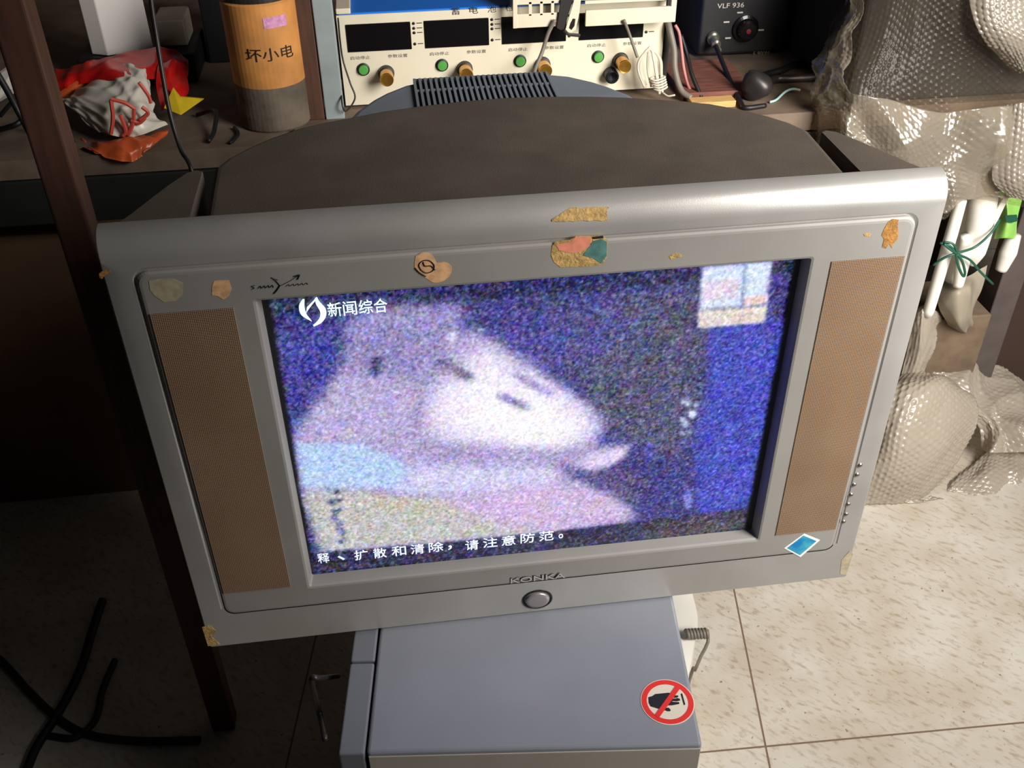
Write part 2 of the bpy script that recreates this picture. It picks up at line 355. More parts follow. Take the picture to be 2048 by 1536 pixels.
# ---------------- picture tube: what the screen shows
def screen_image(W_, H_):
    X = np.linspace(-SX, SX, W_); Z = np.linspace(SB, ST, H_); GX, GZ = np.meshgrid(X, Z); YS = .0125
    img = np.zeros((H_, W_, 3))
    def uv(p): q = at(p[0], p[1], y=YS); return q.x, q.z
    def inside(poly):
        P = [uv(p) for p in poly]; ins = np.zeros(GX.shape, bool); n = len(P)
        for i in range(n):
            (x1, z1), (x2, z2) = P[i], P[(i+1) % n]
            c = ((z1 > GZ) != (z2 > GZ)); ins ^= c & (GX < (x2-x1)*(GZ-z1)/(z2-z1+1e-12)+x1)
        return ins.astype(float)
    def blur(a, px):
        k = max(1, int(px*W_/1060/2)); 
        for _ in range(3):
            for ax in (0, 1):
                b = np.cumsum(np.pad(a, [(k+1, k) if i == ax else (0, 0) for i in (0, 1)], mode='edge'), axis=ax)
                a = (np.take(b, range(2*k+1, b.shape[ax]), axis=ax)-np.take(b, range(0, b.shape[ax]-2*k-1), axis=ax))/(2*k+1)
        return a
    def paint(poly, col, soft=8, op=1.0):
        nonlocal img
        mk = inside(poly)
        if soft: mk = blur(mk, soft)
        mk = (mk*op)[..., None]; img = img*(1-mk)+np.array(col)*mk
    def dot(u, v, r, col, soft=6, op=1, ry=None, rot=0):
        ry = ry or r; c_, s_ = math.cos(rot), math.sin(rot)
        paint([(u+r*math.cos(t)*c_-ry*math.sin(t)*s_, v+r*math.cos(t)*s_+ry*math.sin(t)*c_) for t in np.linspace(0, 2*math.pi, 18)[:-1]], col, soft, op)
    # raster lit area
    paint([(538, 602), (1592, 518), (1484, 1090), (630, 1166)], (62, 62, 128), 3)
    paint([(538, 602), (1592, 518), (1590, 545), (1400, 566), (913, 606), (760, 622), (545, 640)], (44, 46, 92), 8)
    paint([(1412, 660), (1580, 640), (1500, 1020), (1395, 1030), (1385, 850), (1412, 780)], (66, 74, 182), 12)
    paint([(545, 680), (690, 650), (650, 760), (590, 850)], (66, 66, 150), 20)
    paint([(1090, 640), (1400, 570), (1415, 700), (1390, 850), (1360, 920), (1210, 860)], (82, 82, 116), 30)
    paint([(960, 660), (1150, 610), (1300, 640), (1200, 720), (1100, 740)], (80, 78, 150), 40, .7)
    # the lying figure's face, pale and out of focus
    face = [(700, 640), (770, 616), (925, 612), (915, 655), (965, 668), (1040, 715), (1110, 765), (1190, 818), (1215, 850), (1185, 892), (1262, 890), (1235, 925), (1180, 944), (1120, 940), (1190, 975), (1240, 1000), (1270, 1040), (1180, 1062), (660, 1110), (600, 985), (590, 860), (640, 800), (690, 720)]
    paint(face, (172, 162, 206), 22)
    paint([(700, 640), (925, 612), (900, 700), (850, 760), (740, 770), (690, 730)], (136, 128, 182), 40, .75)
    paint([(640, 820), (700, 760), (830, 770), (850, 880), (700, 885), (600, 880)], (184, 172, 214), 40)
    paint([(860, 800), (960, 690), (1020, 720), (1120, 790), (1190, 840), (1170, 890), (1000, 890), (870, 880)], (240, 232, 252), 40)
    dot(1040, 840, 110, (252, 248, 255), 50, .95, 50, .3)
    paint([(1030, 735), (1060, 745), (1170, 815), (1150, 815)], (235, 228, 255), 12, .8)
    paint([(590, 888), (720, 888), (800, 920), (835, 950), (790, 978), (604, 976)], (178, 204, 242), 14)
    paint([(830, 885), (1080, 900), (1200, 900), (1120, 935), (900, 935), (840, 920)], (170, 158, 200), 20, .8)
    paint([(830, 930), (1120, 935), (1100, 985), (860, 990), (790, 985)], (208, 206, 240), 25)
    paint([(605, 985), (720, 985), (860, 1000), (1080, 1010), (1090, 1065), (640, 1106)], (192, 190, 188), 18)
    paint([(700, 995), (860, 1000), (1000, 1005), (960, 1030), (760, 1020)], (196, 190, 160), 25, .7)
    paint([(870, 1000), (1000, 980), (1120, 965), (1240, 1000), (1275, 1040), (1080, 1068), (960, 1040)], (202, 180, 218), 26)
    paint([(1140, 930), (1190, 905), (1262, 890), (1240, 922), (1190, 945)], (216, 200, 238), 10)
    paint([(1100, 920), (1190, 945), (1240, 935), (1300, 960), (1260, 1010), (1180, 960)], (88, 80, 128), 16, .9)
    dot(752, 732, 10, (60, 70, 96), 12, .9, 22, .2)
    dot(905, 738, 34, (92, 92, 124), 16, .8, 11, .45)
    dot(935, 752, 16, (70, 66, 120), 10, .8, 8, .5)
    dot(1028, 804, 38, (108, 106, 160), 14, .85, 8, .42)
    dot(1065, 768, 50, (150, 138, 196), 10, .9, 7, .5)
    dot(905, 674, 6, (220, 224, 255), 4, 1, 12)
    paint([(835, 760), (845, 760), (838, 870), (826, 870)], (140, 124, 176), 10, .6)
    for k in range(14): dot(1385+random.uniform(-22, 14), 840+random.uniform(-45, 40), random.uniform(3, 7), (215, 228, 255), 3, .9)
    dot(1376, 1000, 9, (140, 150, 235), 8, .9, 22); dot(1300, 905, 8, (84, 84, 190), 6, .8, 24); dot(1345, 985, 40, (70, 70, 150), 20, .6, 14)
    # caption strip
    paint([(612, 1112), (900, 1086), (1130, 1062), (1290, 1044), (1500, 1022), (1484, 1092), (1480, 1100), (620, 1180)], (40, 40, 74), 4)
    paint([(1290, 1046), (1500, 1022), (1484, 1100), (1280, 1110)], (62, 60, 76), 12)
    # programme panel, top right
    paint([(1406, 536), (1546, 524), (1530, 645), (1397, 657)], (214, 226, 250), 3)
    paint([(1398, 622), (1534, 611), (1530, 645), (1397, 657)], (232, 220, 208), 3)
    paint([(1410, 565), (1480, 560), (1476, 598), (1408, 602)], (226, 205, 222), 8, .8)
    paint([(1486, 596), (1536, 592), (1534, 610), (1485, 614)], (240, 205, 200), 4)
    paint([(1489, 530), (1494, 530), (1488, 614), (1483, 614)], (110, 120, 170), 2)
    paint([(1403, 620), (1534, 609), (1534, 613), (1403, 624)], (110, 120, 160), 2)
    paint([(1446, 622), (1450, 622), (1446, 652), (1442, 652)], (140, 120, 130), 2)
    for k in range(7): paint([(1460+9*k, 628-.8*k), (1463+9*k, 628-.8*k), (1461+9*k, 644-.8*k), (1458+9*k, 644-.8*k)], (190, 160, 170), 1)
    for k in range(5): paint([(1408+8*k, 634-.8*k), (1411+8*k, 634-.8*k), (1409+8*k, 650-.8*k), (1406+8*k, 650-.8*k)], (180, 165, 170), 1)
    # small dark-and-bright upright marks, lower left
    for k in range(6):
        v = 985+20*k; u = 666+3.2*k
        for j in range(7):
            c = random.choice([(40, 46, 96), (30, 60, 96), (200, 220, 250), (60, 60, 140)])
            dot(u+random.uniform(-11, 11), v+random.uniform(-7, 7), random.uniform(2, 4), c, 1, .95)
    # grain: bright sparkle per cell, coarse colour mottling
    lum = img.mean(axis=2, keepdims=True)/255
    def grain(k, ch):
        h, w = int(H_/k)+2, int(W_/k)+2; n = RNG.normal(0, 1, (h, w, ch)); yi = np.arange(H_)/k; xi = np.arange(W_)/k
        y0, x0 = yi.astype(int), xi.astype(int); fy = (yi-y0)[:, None, None]; fx = (xi-x0)[None, :, None]
        return (n[y0][:, x0]*(1-fx)+n[y0][:, x0+1]*fx)*(1-fy)+(n[y0+1][:, x0]*(1-fx)+n[y0+1][:, x0+1]*fx)*fy
    g = 1.0*grain(1.7, 1)+.5*RNG.normal(0, 1, (H_, W_, 1)); gc = 1.2*grain(1.9, 3)+.6*grain(7, 3)
    live = np.clip(lum*8-.6, 0, 1)
    img = img+live*(g*(15+19*(1-lum))+gc*np.array([11, 11, 18])*(1.25-.85*lum))
    # edge fade of the raster (bezel mask) : lit raster ends before the glass does
    edge = inside([(536, 596), (1594, 513), (1484, 1096), (628, 1168)]); edge = blur(edge, 9)[..., None]
    img = img*edge+np.array((10, 10, 12))*(1-edge)
    img = np.clip(img, 2, 255)/255
    return np.where(img <= .04045, img/12.92, ((img+.055)/1.055)**2.4)
NW, NH = 440, 318
IMG = screen_image(NW, NH)
bm = B(); gx = np.linspace(-SX, SX, NW); gz = np.linspace(SB, ST, NH)
me = bpy.data.meshes.new('picture_tube')
GX, GZ = np.meshgrid(gx, gz); off = ROOTLOC['television']
co_ = np.stack([GX-off.x, np.full(GX.shape, .0125)-off.y+.006*((GX/SX)**2+(GZ/ST)**2)*.3, GZ-off.z], -1).reshape(-1, 3)
idx = np.arange(NW*NH).reshape(NH, NW); F4 = np.stack([idx[:-1, :-1], idx[:-1, 1:], idx[1:, 1:], idx[1:, :-1]], -1).reshape(-1, 4)
me.vertices.add(len(co_)); me.vertices.foreach_set('co', co_.ravel()); me.loops.add(F4.size); me.loops.foreach_set('vertex_index', F4.ravel().astype(np.int32))
me.polygons.add(len(F4)); me.polygons.foreach_set('loop_start', np.arange(0, F4.size, 4, dtype=np.int32)); me.update(calc_edges=True)
ca = me.color_attributes.new('broadcast', 'FLOAT_COLOR', 'POINT'); ca.data.foreach_set('color', np.concatenate([IMG.reshape(-1, 3), np.ones((NW*NH, 1))], 1).astype(np.float32).ravel())
Mt = bpy.data.materials.new('glowing_picture_tube'); Mt.use_nodes = True; nt = Mt.node_tree; P = nt.nodes['Principled BSDF']
an = node(nt, 'ShaderNodeVertexColor', layer_name='broadcast'); nt.links.new(an.outputs[0], P.inputs['Emission Color']); P.inputs['Emission Strength'].default_value = 0.9
P.inputs['Base Color'].default_value = (.02, .02, .022, 1); P.inputs['Roughness'].default_value = .12
me.materials.append(Mt); o = bpy.data.objects.new('picture_tube', me); COL.objects.link(o); o.parent = tv; ROOTLOC[o.name] = off; tube_o = o
me.shade_smooth()
mglow = mat('glowing_caption', s(215, 228, 255), .4, emit=1.0); mglow2 = mat('glowing_emblem', s(214, 246, 255), .4, emit=1.0)
EX, EZ = Vector((1, 0, 0)), Vector((0, 0, 1))
YT = .0118
def caption(txt, u0, v0, u1, v1, h, name='caption', mm=None, dy=0):
    a = at(u0, v0, y=YT); b = at(u1, v1, y=YT); d = (b-a); ex = d.normalized(); ey = Vector((-ex.z*1, 0, ex.x))
    obj(name, text(txt, a, ex, ey, d.length, h, .0002, .006), mm or mglow, tube_o)
# each printed group lies along the strip the set shows it on
chars = [('释', 637, 1127, 660), ('、', 676, 1121, 690), ('扩', 710, 1121, 737), ('散', 748, 1117, 774), ('和', 784, 1113, 813), ('清', 822, 1109, 849), ('除', 858, 1105, 887), ('，', 896, 1100, 904), ('请', 931, 1101, 957), ('注', 966, 1096, 995), ('意', 1003, 1092, 1031), ('防', 1041, 1087, 1069), ('范', 1078, 1083, 1107), ('。', 1117, 1077, 1126)]
for ch, u0, v0, u1 in chars:
    hh = .0075 if ch in '、，。' else .0162
    caption(ch, u0, v0, u1, v0-(u1-u0)*.1, hh)
for ch, u0, u1 in (('新', 657, 685), ('闻', 688, 715), ('综', 719, 747), ('合', 749, 776)):
    caption(ch, u0, 634-(u0-657)*.085, u1, 634-(u1-657)*.085, .0162, 'channel_name', mglow2)
# channel emblem: two swept flame strokes
def stroke2(L, Rr, y):
    a = [at(u, v, y=y) for u, v in L]; b = [at(u, v, y=y) for u, v in Rr]
    return catmull(a, 5)+catmull(b, 5)[::-1]
obj('channel_emblem', flat(stroke2([(605, 598), (598, 612), (603, 630), (624, 643)], [(609, 598), (609, 614), (613, 628), (620, 637)], YT), (0, -.0003, 0)), mglow2, tube_o)
obj('channel_emblem', flat(stroke2([(634, 594), (639, 603), (651, 617), (652, 632), (643, 645), (628, 653)], [(630, 596), (632, 608), (640, 622), (640, 633), (634, 643), (626, 650)], YT), (0, -.0003, 0)), mglow2, tube_o)
obj('channel_emblem', flat(stroke2([(633, 594), (624, 604), (614, 614)], [(632, 600), (622, 612), (612, 626)], YT), (0, -.0003, 0)), mglow2, tube_o)
# black surround of the glass
obj('glass_surround', loft(B(), [rring(SX+.004, ST+.004, SB-.004, .002, .02), rring(SX-.002, ST-.002, SB+.002, .002, .02)]), M['black'], tv)
# maker's name and power key
a = at(1017, 1163, y=FY); b = at(1129, 1150, y=FY)
obj('maker_name', text('KONKA', Vector((-.0354, FY, -.2266+.0013)), EX, EZ, .067, .0082, .0003, .03), mat('letter_shadow_black', s(44, 38, 36), .6), tv)  # dark offset copy of the lettering, painted as its shadow
obj('maker_name', text('KONKA', Vector((-.0346, FY-.0003, -.2268)), EX, EZ, .067, .0082, .0005), mat('letter_grey', s(206, 200, 192), .4, .3), tv, label='raised grey letters of the maker')
pc = at(1074, 1195, y=0)
bm = B(); 
def oval(cx, cz, rx, rz, y, n=40): return [(cx+rx*math.cos(2*math.pi*k/n), y, cz+rz*math.sin(2*math.pi*k/n)) for k in range(n)]
pk = obj('power_button', loft(B(), [oval(pc.x, pc.z, .0150, .0128, .003), oval(pc.x, pc.z, .0150, .0128, -.0048), oval(pc.x, pc.z, .0140, .0118, -.0062), oval(pc.x, pc.z, .0105, .0085, -.0068)], cap1=True), mat('satin_key', s(168, 160, 160), .3, .5), tv, smooth=True, label='oval satin power key')
obj('button_rim', loft(B(), [oval(pc.x, pc.z, .0192, .0168, -.0012), oval(pc.x, pc.z, .0190, .0166, -.0036), oval(pc.x, pc.z, .0172, .0150, -.0042), oval(pc.x, pc.z, .0156, .0134, -.0025), oval(pc.x, pc.z, .0154, .0132, .002)]), M['black'], pk)
# little chrome keys beside the right grille
for k, (u, v) in enumerate([(1719, 930), (1713, 949), (1707, 969), (1701, 989), (1695, 1008), (1691, 1028), (1686, 1043)]):
    q = at(u, v, y=-.001)
    kb = obj('control_button', lathe(B(), [(.0038, -.001), (.0038, .0012), (.0032, .0026), (.0018, .0034), (.0001, .0036)], (q.x, 0, q.z), (0, -1, 0), 18), M['chrome'], tv, smooth=True)
    obj('button_collar', lathe(B(), [(.0050, -.0005), (.0050, .0004), (.0040, .0006)], (q.x, 0, q.z), (0, -1, 0), 18), M['black'], kb)
    if k > 0:
        w = at(u+20, v-2, y=-.0001); obj('key_mark', flat([(w.x, -.0001, w.z), (w.x+.003, -.0001, w.z), (w.x+.003, -.0001, w.z+.0012), (w.x, -.0001, w.z+.0012)], (0, -.0002, 0)), M['mark'], tv)
# glue marks and stickers on the front
def patch(name, pix, y, mm, label=None, th=.0003, sub=0):
    P = [at(u, v, y=y) for u, v in pix]
    if sub: P = catmull(P+[P[0]], sub)[:-1]
    return obj(name, flat(P, (0, -th, 0)), mm, tv, label=label)
patch('glue_patch', [(298, 562), (318, 558), (345, 557), (366, 566), (365, 590), (350, 602), (328, 604), (310, 592), (300, 580)], FY, M['residue_pale'], 'pale dried glue patch')
patch('torn_label', [(428, 562), (440, 560), (458, 561), (463, 578), (458, 592), (446, 599), (436, 592), (424, 590), (424, 574)], FY, M['tan'], 'tan scrap of torn paper label')
patch('glue_spot', [(198, 547), (206, 541), (220, 539), (222, 546), (210, 550), (204, 558), (199, 555)], .0, M['residue_brown'])
h = patch('heart_sticker', [(831, 512), (846, 505), (862, 508), (870, 519), (874, 526), (890, 524), (903, 534), (900, 550), (886, 562), (868, 565), (855, 558), (840, 547), (829, 534)], FY, M['tan'], 'worn heart shaped sticker with a scribble', sub=3)
bm = B(); tube(bm, [at(u, v, y=FY-.0006) for u, v in [(842, 540), (838, 530), (845, 522), (858, 521), (868, 530), (866, 541), (853, 546), (842, 540)]], .0005, 5)
tube(bm, [at(u, v, y=FY-.0006) for u, v in [(846, 524), (850, 532), (862, 532), (870, 540)]], .0005, 5)
tube(bm, [at(u, v, y=FY-.0006) for u, v in [(830, 536), (840, 546), (852, 553)]], .0005, 5); obj('scribble', bm, M['ink'], h)
tl = patch('torn_sticker', [(1104, 492), (1112, 482), (1140, 480), (1152, 472), (1205, 471), (1215, 480), (1213, 516), (1205, 528), (1180, 533), (1120, 534), (1108, 524), (1102, 512)], FY, M['residue'], 'tan torn sticker with pink and teal scraps')
for nm, pix, mm in (('pink_scrap', [(1112, 490), (1140, 484), (1152, 473), (1182, 474), (1180, 492), (1160, 503), (1140, 506), (1118, 500)], M['pink']), ('teal_scrap', [(1186, 482), (1204, 478), (1214, 484), (1213, 512), (1202, 527), (1186, 516), (1166, 511)], M['teal']), ('black_scrap', [(1184, 474), (1206, 471), (1207, 476), (1186, 478)], M['ink'])):
    obj(nm, flat([at(u, v, y=FY-.0003) for u, v in pix], (0, -.0003, 0)), mm, tl)
patch('glue_spot', [(1338, 512), (1350, 506), (1362, 508), (1364, 513), (1352, 516), (1342, 519)], FY, M['residue'])
patch('glue_spot', [(1727, 468), (1737, 465), (1743, 469), (1738, 473), (1729, 472)], FY, M['residue'])
patch('glue_patch', [(1776, 444), (1786, 438), (1797, 439), (1795, 452), (1797, 466), (1794, 480), (1786, 487), (1784, 496), (1778, 486), (1772, 497), (1764, 494), (1768, 478), (1763, 470), (1768, 458)], FY, M['residue_brown'], 'brown dried glue patch')
bs = patch('diamond_sticker', [(1608, 1067), (1640, 1080), (1601, 1114), (1568, 1096)], FY, M['white'], 'white-edged blue diamond sticker')
obj('blue_field', flat([at(u, v, y=FY-.0003) for u, v in [(1607, 1071), (1633, 1082), (1600, 1110), (1574, 1096)]], (0, -.0002, 0)), M['bluesticker'], bs)
patch('corner_tape', [(1699, 1102), (1706, 1108), (1692, 1150), (1680, 1148), (1683, 1120)], -.0026, M['residue_pale'])
patch('corner_tape', [(404, 1254), (420, 1250), (432, 1262), (424, 1274), (440, 1288), (416, 1292)], -.0026, M['residue'])
# residue on the rolled top edge (follows the curve)
bm = B(); pts = [(1104, 442, .2), (1118, 434, 0), (1135, 424, 0), (1160, 421, 0), (1214, 417, 0), (1214, 440, 0), (1180, 443, 0), (1140, 447, 0), (1106, 448, 0)]
def roll_y(z):  # front of the rolled edge at height z
    t = max(0, min(1, (z-(ZT-RB))/RB)); return RB*(1-math.sqrt(max(0, 1-t*t)))
def on_roll(u, v):
    y = 0.0
    for _ in range(12): p = at(u, v, y=y); y = .5*y+.5*roll_y(p.z)
    return at(u, v, y=y-.0006)
nu, nv = 14, 5; Vv = [[bm.verts.new(on_roll(1104+110*i/nu+(8*random.random() if j in (0, nv) else 0), 443-(i/nu)*3-(22*min(1, i/4)+4)*j/nv+(random.uniform(-1.5, 1.5)))) for j in range(nv+1)] for i in range(nu+1)]
for i in range(nu):
    for j in range(nv): bm.faces.new([Vv[i][j], Vv[i+1][j], Vv[i+1][j+1], Vv[i][j+1]])
obj('tape_residue', bm, M['residue'], tv, label='crusty tape residue on the top edge')
# small printed mark with a star of strokes, top left
def inkline(bm, pix, r=.0006, y=FY-.0004): return tube(bm, [at(u, v, y=y) for u, v in pix], r*.62, 5, 4)
bm = B(); inkline(bm, [(543, 555), (552, 562), (560, 571)], .0007); inkline(bm, [(560, 571), (554, 580), (548, 587)], .0011); inkline(bm, [(543, 556), (556, 560)], .0005)
inkline(bm, [(560, 572), (580, 562), (597, 551)], .0004); inkline(bm, [(588, 553), (599, 550), (595, 559)], .001)
inkline(bm, [(510, 571), (503, 573), (509, 576), (503, 579)], .0005); 
for k in range(4): inkline(bm, [(516+8*k, 577-.6*k), (521+8*k, 572-.6*k), (523+8*k, 577-.6*k)], .0005)
for k in range(5): inkline(bm, [(572+9*k, 573-.8*k), (577+9*k, 569-.8*k), (580+9*k, 572-.8*k)], .0004)
obj('printed_logo', bm, M['ink'], tv)
# rear shell, wings, hump
ZS = .2722
half = [(.3085, .028), (.3105, .09), (.312, .140), (.302, .163), (.285, .186), (.262, .210), (.232, .2325), (.205, .2450), (.180, .2535), (.140, .268), (.100, .277), (.050, .285), (0, .2885)]
plan = half+[(-x, y) for x, y in half[-2::-1]]
def shell(bm, plan, z1, z0, rnd, shrink=.97):
    cx = sum(p[0] for p in plan)/len(plan); cy = min(p[1] for p in plan)
    R = []
    for k in range(5):
        a = math.radians(90*k/4); d = rnd*(1-math.sin(a)); zz = z1-rnd*(1-math.cos(a))
        R.append([(cx+(x-cx)*(1-d/.3), cy+(y-cy)*(1-d/.28), zz) for x, y in plan])
    R.append([(cx+(x-cx)*shrink, cy+(y-cy)*shrink, z0) for x, y in plan])
    return loft(bm, R, cap0=True, cap1=True)
o = obj('rear_shell', shell(B(), plan, ZS, -.272, .007), M['shell'], tv)
for sx in (-1, 1):
    wp = [(.3225, .028), (.3225, .131), (.3290, .1355), (.3375, .130), (.352, .103), (.366, .072), (.378, .044), (.3865, .028)]
    wp = [(sx*x, y) for x, y in wp]
    if sx < 0: wp = wp[::-1]
    obj('speaker_housing', shell(B(), wp, ZS, -.268, .003, 1.0), M['shell'], tv)
# bridge between frame and shell
obj('rear_rim', box(B(), -.392, .392, .0262, .0310, -.27, ZS-.0003), M['shell'], tv)
ZH = .236
hp = [(.192, .20), (.190, .33), (.174, .374), (.154, .408), (.137, .430), (.110, .455), (.085, .4660), (.05, .4695), (0, .4705)]
hplan = hp+[(-x, y) for x, y in hp[-2::-1]]
def hcut():  # hump outline as lofted body
    return shell(B(), hplan, ZH, -.15, .016, .8)
hum = obj('tube_housing', hcut(), M['hump'], tv)
ve = obj('vent_grille', flat([(-.095, .335, ZH), (.079, .335, ZH), (.079, .458, ZH), (-.095, .448, ZH)], (0, 0, .0006)), M['void'], hum, label='ribbed cooling vent')
bm = B(); n = 25
for k in range(n+1):
    x = -.0955+k*.174/n; ye = .458
    box(bm, x-.0017, x+.0017, .33, ye, ZH-.002, ZH+.0036)
box(bm, -.097, .081, .414, .419, ZH-.002, ZH+.0028); box(bm, -.097, .081, .455, .461, ZH-.008, ZH+.002)
obj('vent_ribs', bm, M['hump'], hum)
# underside foot so that the set stands on the cabinet
obj('base', box(B(), -.30, .30, .06, .22, TVZ, -.268), M['black'], tv)

# ------------------------------------------------------------------ grey cabinet under the set
CZ = TVZ-.0005; th = math.atan2(-.1109, .9938)
T = Matrix.Translation((.1506, -.2137, 0)) @ Matrix.Rotation(th, 4, 'Z')
cab = thing('cabinet', 'blue-grey steel cabinet under the television, with a red prohibition sticker', 'cabinet', (0, .05, FLOOR))
def cbox(name, x0, x1, y0, y1, z0, z1, mm, bev=.003, parent=cab, **k):
    return obj(name, box(B(), x0, x1, y0, y1, z0, z1, T), mm, parent, bevel=bev, **k)
cbox('body', -.3705, 0, .0, .46, FLOOR, CZ, M['cab'], .004)
cbox('side_panel', -.402, -.3728, .0, .123, CZ-.35, CZ-.001, M['cabstrip_shaded'], .0025)
cbox('side_panel', -.402, -.3728, .126, .46, CZ-.35, CZ-.001, M['cabstrip_shaded'], .0025)
cbox('side_panel', -.402, -.3728, .004, .46, FLOOR, CZ-.353, M['cabstrip_shaded'], .003)
# front plate follows the lip
cbox('front_plate', -.3690, -.0015, -.0012, .001, FLOOR+.02, CZ-.006, M['cabside'], .0008)
hd = B(); tube(hd, [at(676, 1352, x=-.262), at(640, 1357, x=-.268), at(624, 1356, x=-.275), at(628, 1385, x=-.276), at(640, 1430, x=-.275), at(650, 1478, x=-.262)], .0035, 8)
obj('bail_handle', hd, M['darkmetal'], cab, smooth=True)
# prohibition sticker
sc_ = at(1335, 1404, z=CZ); sR = (at(1388, 1402, z=CZ)-at(1281, 1404, z=CZ)).length/2
ZC = CZ+.0002
def disc(r0, r1, z, n=48, th_=.0004):
    bm = B()
    return loft(bm, [[(sc_.x+r*math.cos(2*math.pi*k/n), sc_.y+r*math.sin(2*math.pi*k/n), zz) for k in range(n)] for r, zz in ((r1, z), (r1, z+th_), (r0, z+th_), (r0, z))])
def dsc(r, z, th_=.0004, n=48): return flat([(sc_.x+r*math.cos(2*math.pi*k/n), sc_.y+r*math.sin(2*math.pi*k/n), z) for k in range(n)], (0, 0, th_))
stk = obj('warning_sticker', dsc(sR, ZC), M['signcream'], cab, label='round no-touching sticker')
obj('red_ring', disc(sR*.77, sR*.965, ZC+.0003), M['red'], stk)
def top(pix, z=None): return [at(u, v, z=(ZC+.0004 if z is None else z)) for u, v in pix]
k_ = lambda X, Y: (1250+X/10.97, 1340+Y/10.97)
hand = [k_(*p) for p in [(512, 600), (600, 575), (660, 530), (960, 500), (1010, 520), (1100, 560), (1165, 560), (1170, 590), (1120, 610), (1200, 630), (1210, 670), (1130, 690), (1190, 710), (1190, 745), (1040, 775), (930, 780), (880, 830), (960, 830), (1005, 880), (990, 905), (930, 908), (840, 870), (720, 850), (560, 800), (520, 720)]]
obj('hand_symbol', flat(top(hand), (0, 0, .0003)), M['signblack'], stk)
obj('hand_symbol', flat(top([k_(*p) for p in [(1222, 525), (1255, 515), (1322, 755), (1290, 775)]]), (0, 0, .0003)), M['signblack'], stk)
bm = B()
for (a, b) in (((1040, 690), (1170, 700)), ((1020, 620), (1130, 618))): tube(bm, top([k_(*a), k_(*b)], ZC+.0007), .0004, 5)
obj('finger_gap', bm, M['signcream'], stk)
obj('red_bar', flat(top([k_(*p) for p in [(660, 980), (1110, 350), (1200, 420), (740, 1060)]], ZC+.0008), (0, 0, .0003)), M['red'], stk)

# white tub beside the cabinet and coiled cord
tub = thing('plastic_tub', 'white plastic tub on the floor close beside the grey cabinet', 'tub', (.225, .12, FLOOR))
bm = B(); bt = [at(u, v, z=-.5) for u, v in [(1385, 1188), (1394, 1225), (1395, 1255), (1388, 1290), (1381, 1330), (1377, 1350)]]
poly = catmull(bt, 4); poly = [Vector((p.x, p.y, -.5)) for p in poly]
back = [Vector((.196, poly[-1].y-.004, -.5)), Vector((.212, .18, -.5)), Vector((.214, .25, -.5)), Vector((.27, .25, -.5))]
loop = poly+back
loft(bm, [[(p.x*.985+.003, p.y*.97+.003, FLOOR) for p in loop], [(p.x, p.y, -.505) for p in loop], [(p.x, p.y, -.5) for p in loop]], cap0=True, cap1=True)
obj('tub_body', bm, M['whiteplastic'], tub, smooth=False)
bm = B(); c0 = at(1372, 1272, z=-.494); c1 = at(1416, 1270, z=-.494); pts = []
for k in range(80):
    t = k/79; p = c0.lerp(c1, t); a = 2*math.pi*7*t; pts.append(p+Vector((0, math.cos(a)*.006, math.sin(a)*.006+.004)))
e = pts[-1]
pts += [at(1416, 1284, z=-.50), at(1402, 1312, z=-.52), at(1390, 1340, z=-.54), at(1378, 1362, z=-.58), Vector((.20, .0, FLOOR+.003))]  # drop of the cord added in place of the coil's cast shadow
cord = tag(obj('coiled_cord', tube(bm, pts, .0026, 8, 2), M['cablegrey'], smooth=True), 'grey coiled cord crossing the rim of the white tub, with a drop drawn for its shadow', 'cord')

# ------------------------------------------------------------------ workbench
bn = thing('workbench', 'long dark worn workbench behind the television, carrying repair gear', 'workbench', (.1, 1.3, FLOOR))
obj('bench_top', box(B(), -1.75, 1.55, .85, 1.85, BENCH-.035, BENCH), M['bench'], bn)
obj('front_rail', box(B(), -1.75, 1.55, .845, .87, BENCH-.12, BENCH-.037), M['benchedge'], bn, bevel=.003)
lg = at(2000, 570, y=.9)
for x, y in ((1.172, .90), (1.172, 1.78), (-1.68, .90), (-1.68, 1.78)):
    obj('leg', box(B(), x-.028, x+.028, y-.025, y+.025, FLOOR, BENCH-.037), M['postdark'], bn, bevel=.003)
obj('side_panel', box(B(), 1.202, 1.55, .93, .95, FLOOR, BENCH-.125), mat('dark_panel', s(58, 40, 30), .8), bn)
obj('back_panel', box(B(), -1.7, 1.5, 1.5, 1.52, FLOOR+.05, BENCH-.04), M['wooddark'], bn)

# shelf upright and a narrow dark strip at the instrument's left
a = at(690, 240, z=BENCH)
tag(obj('steel_upright', box(B(), a.x-.034, a.x, .95, .972, BENCH, .62), M['paleblue'], bevel=.002), 'pale blue steel upright between the orange canister and the test instrument', 'post')
b = at(650, 236, z=BENCH)
tag(obj('dark_sliver', box(B(), a.x-.064, a.x-.036, .952, .972, BENCH, .62), M['wooddark'], bevel=.002), 'narrow dark batten just beside the pale blue upright', 'sliver')

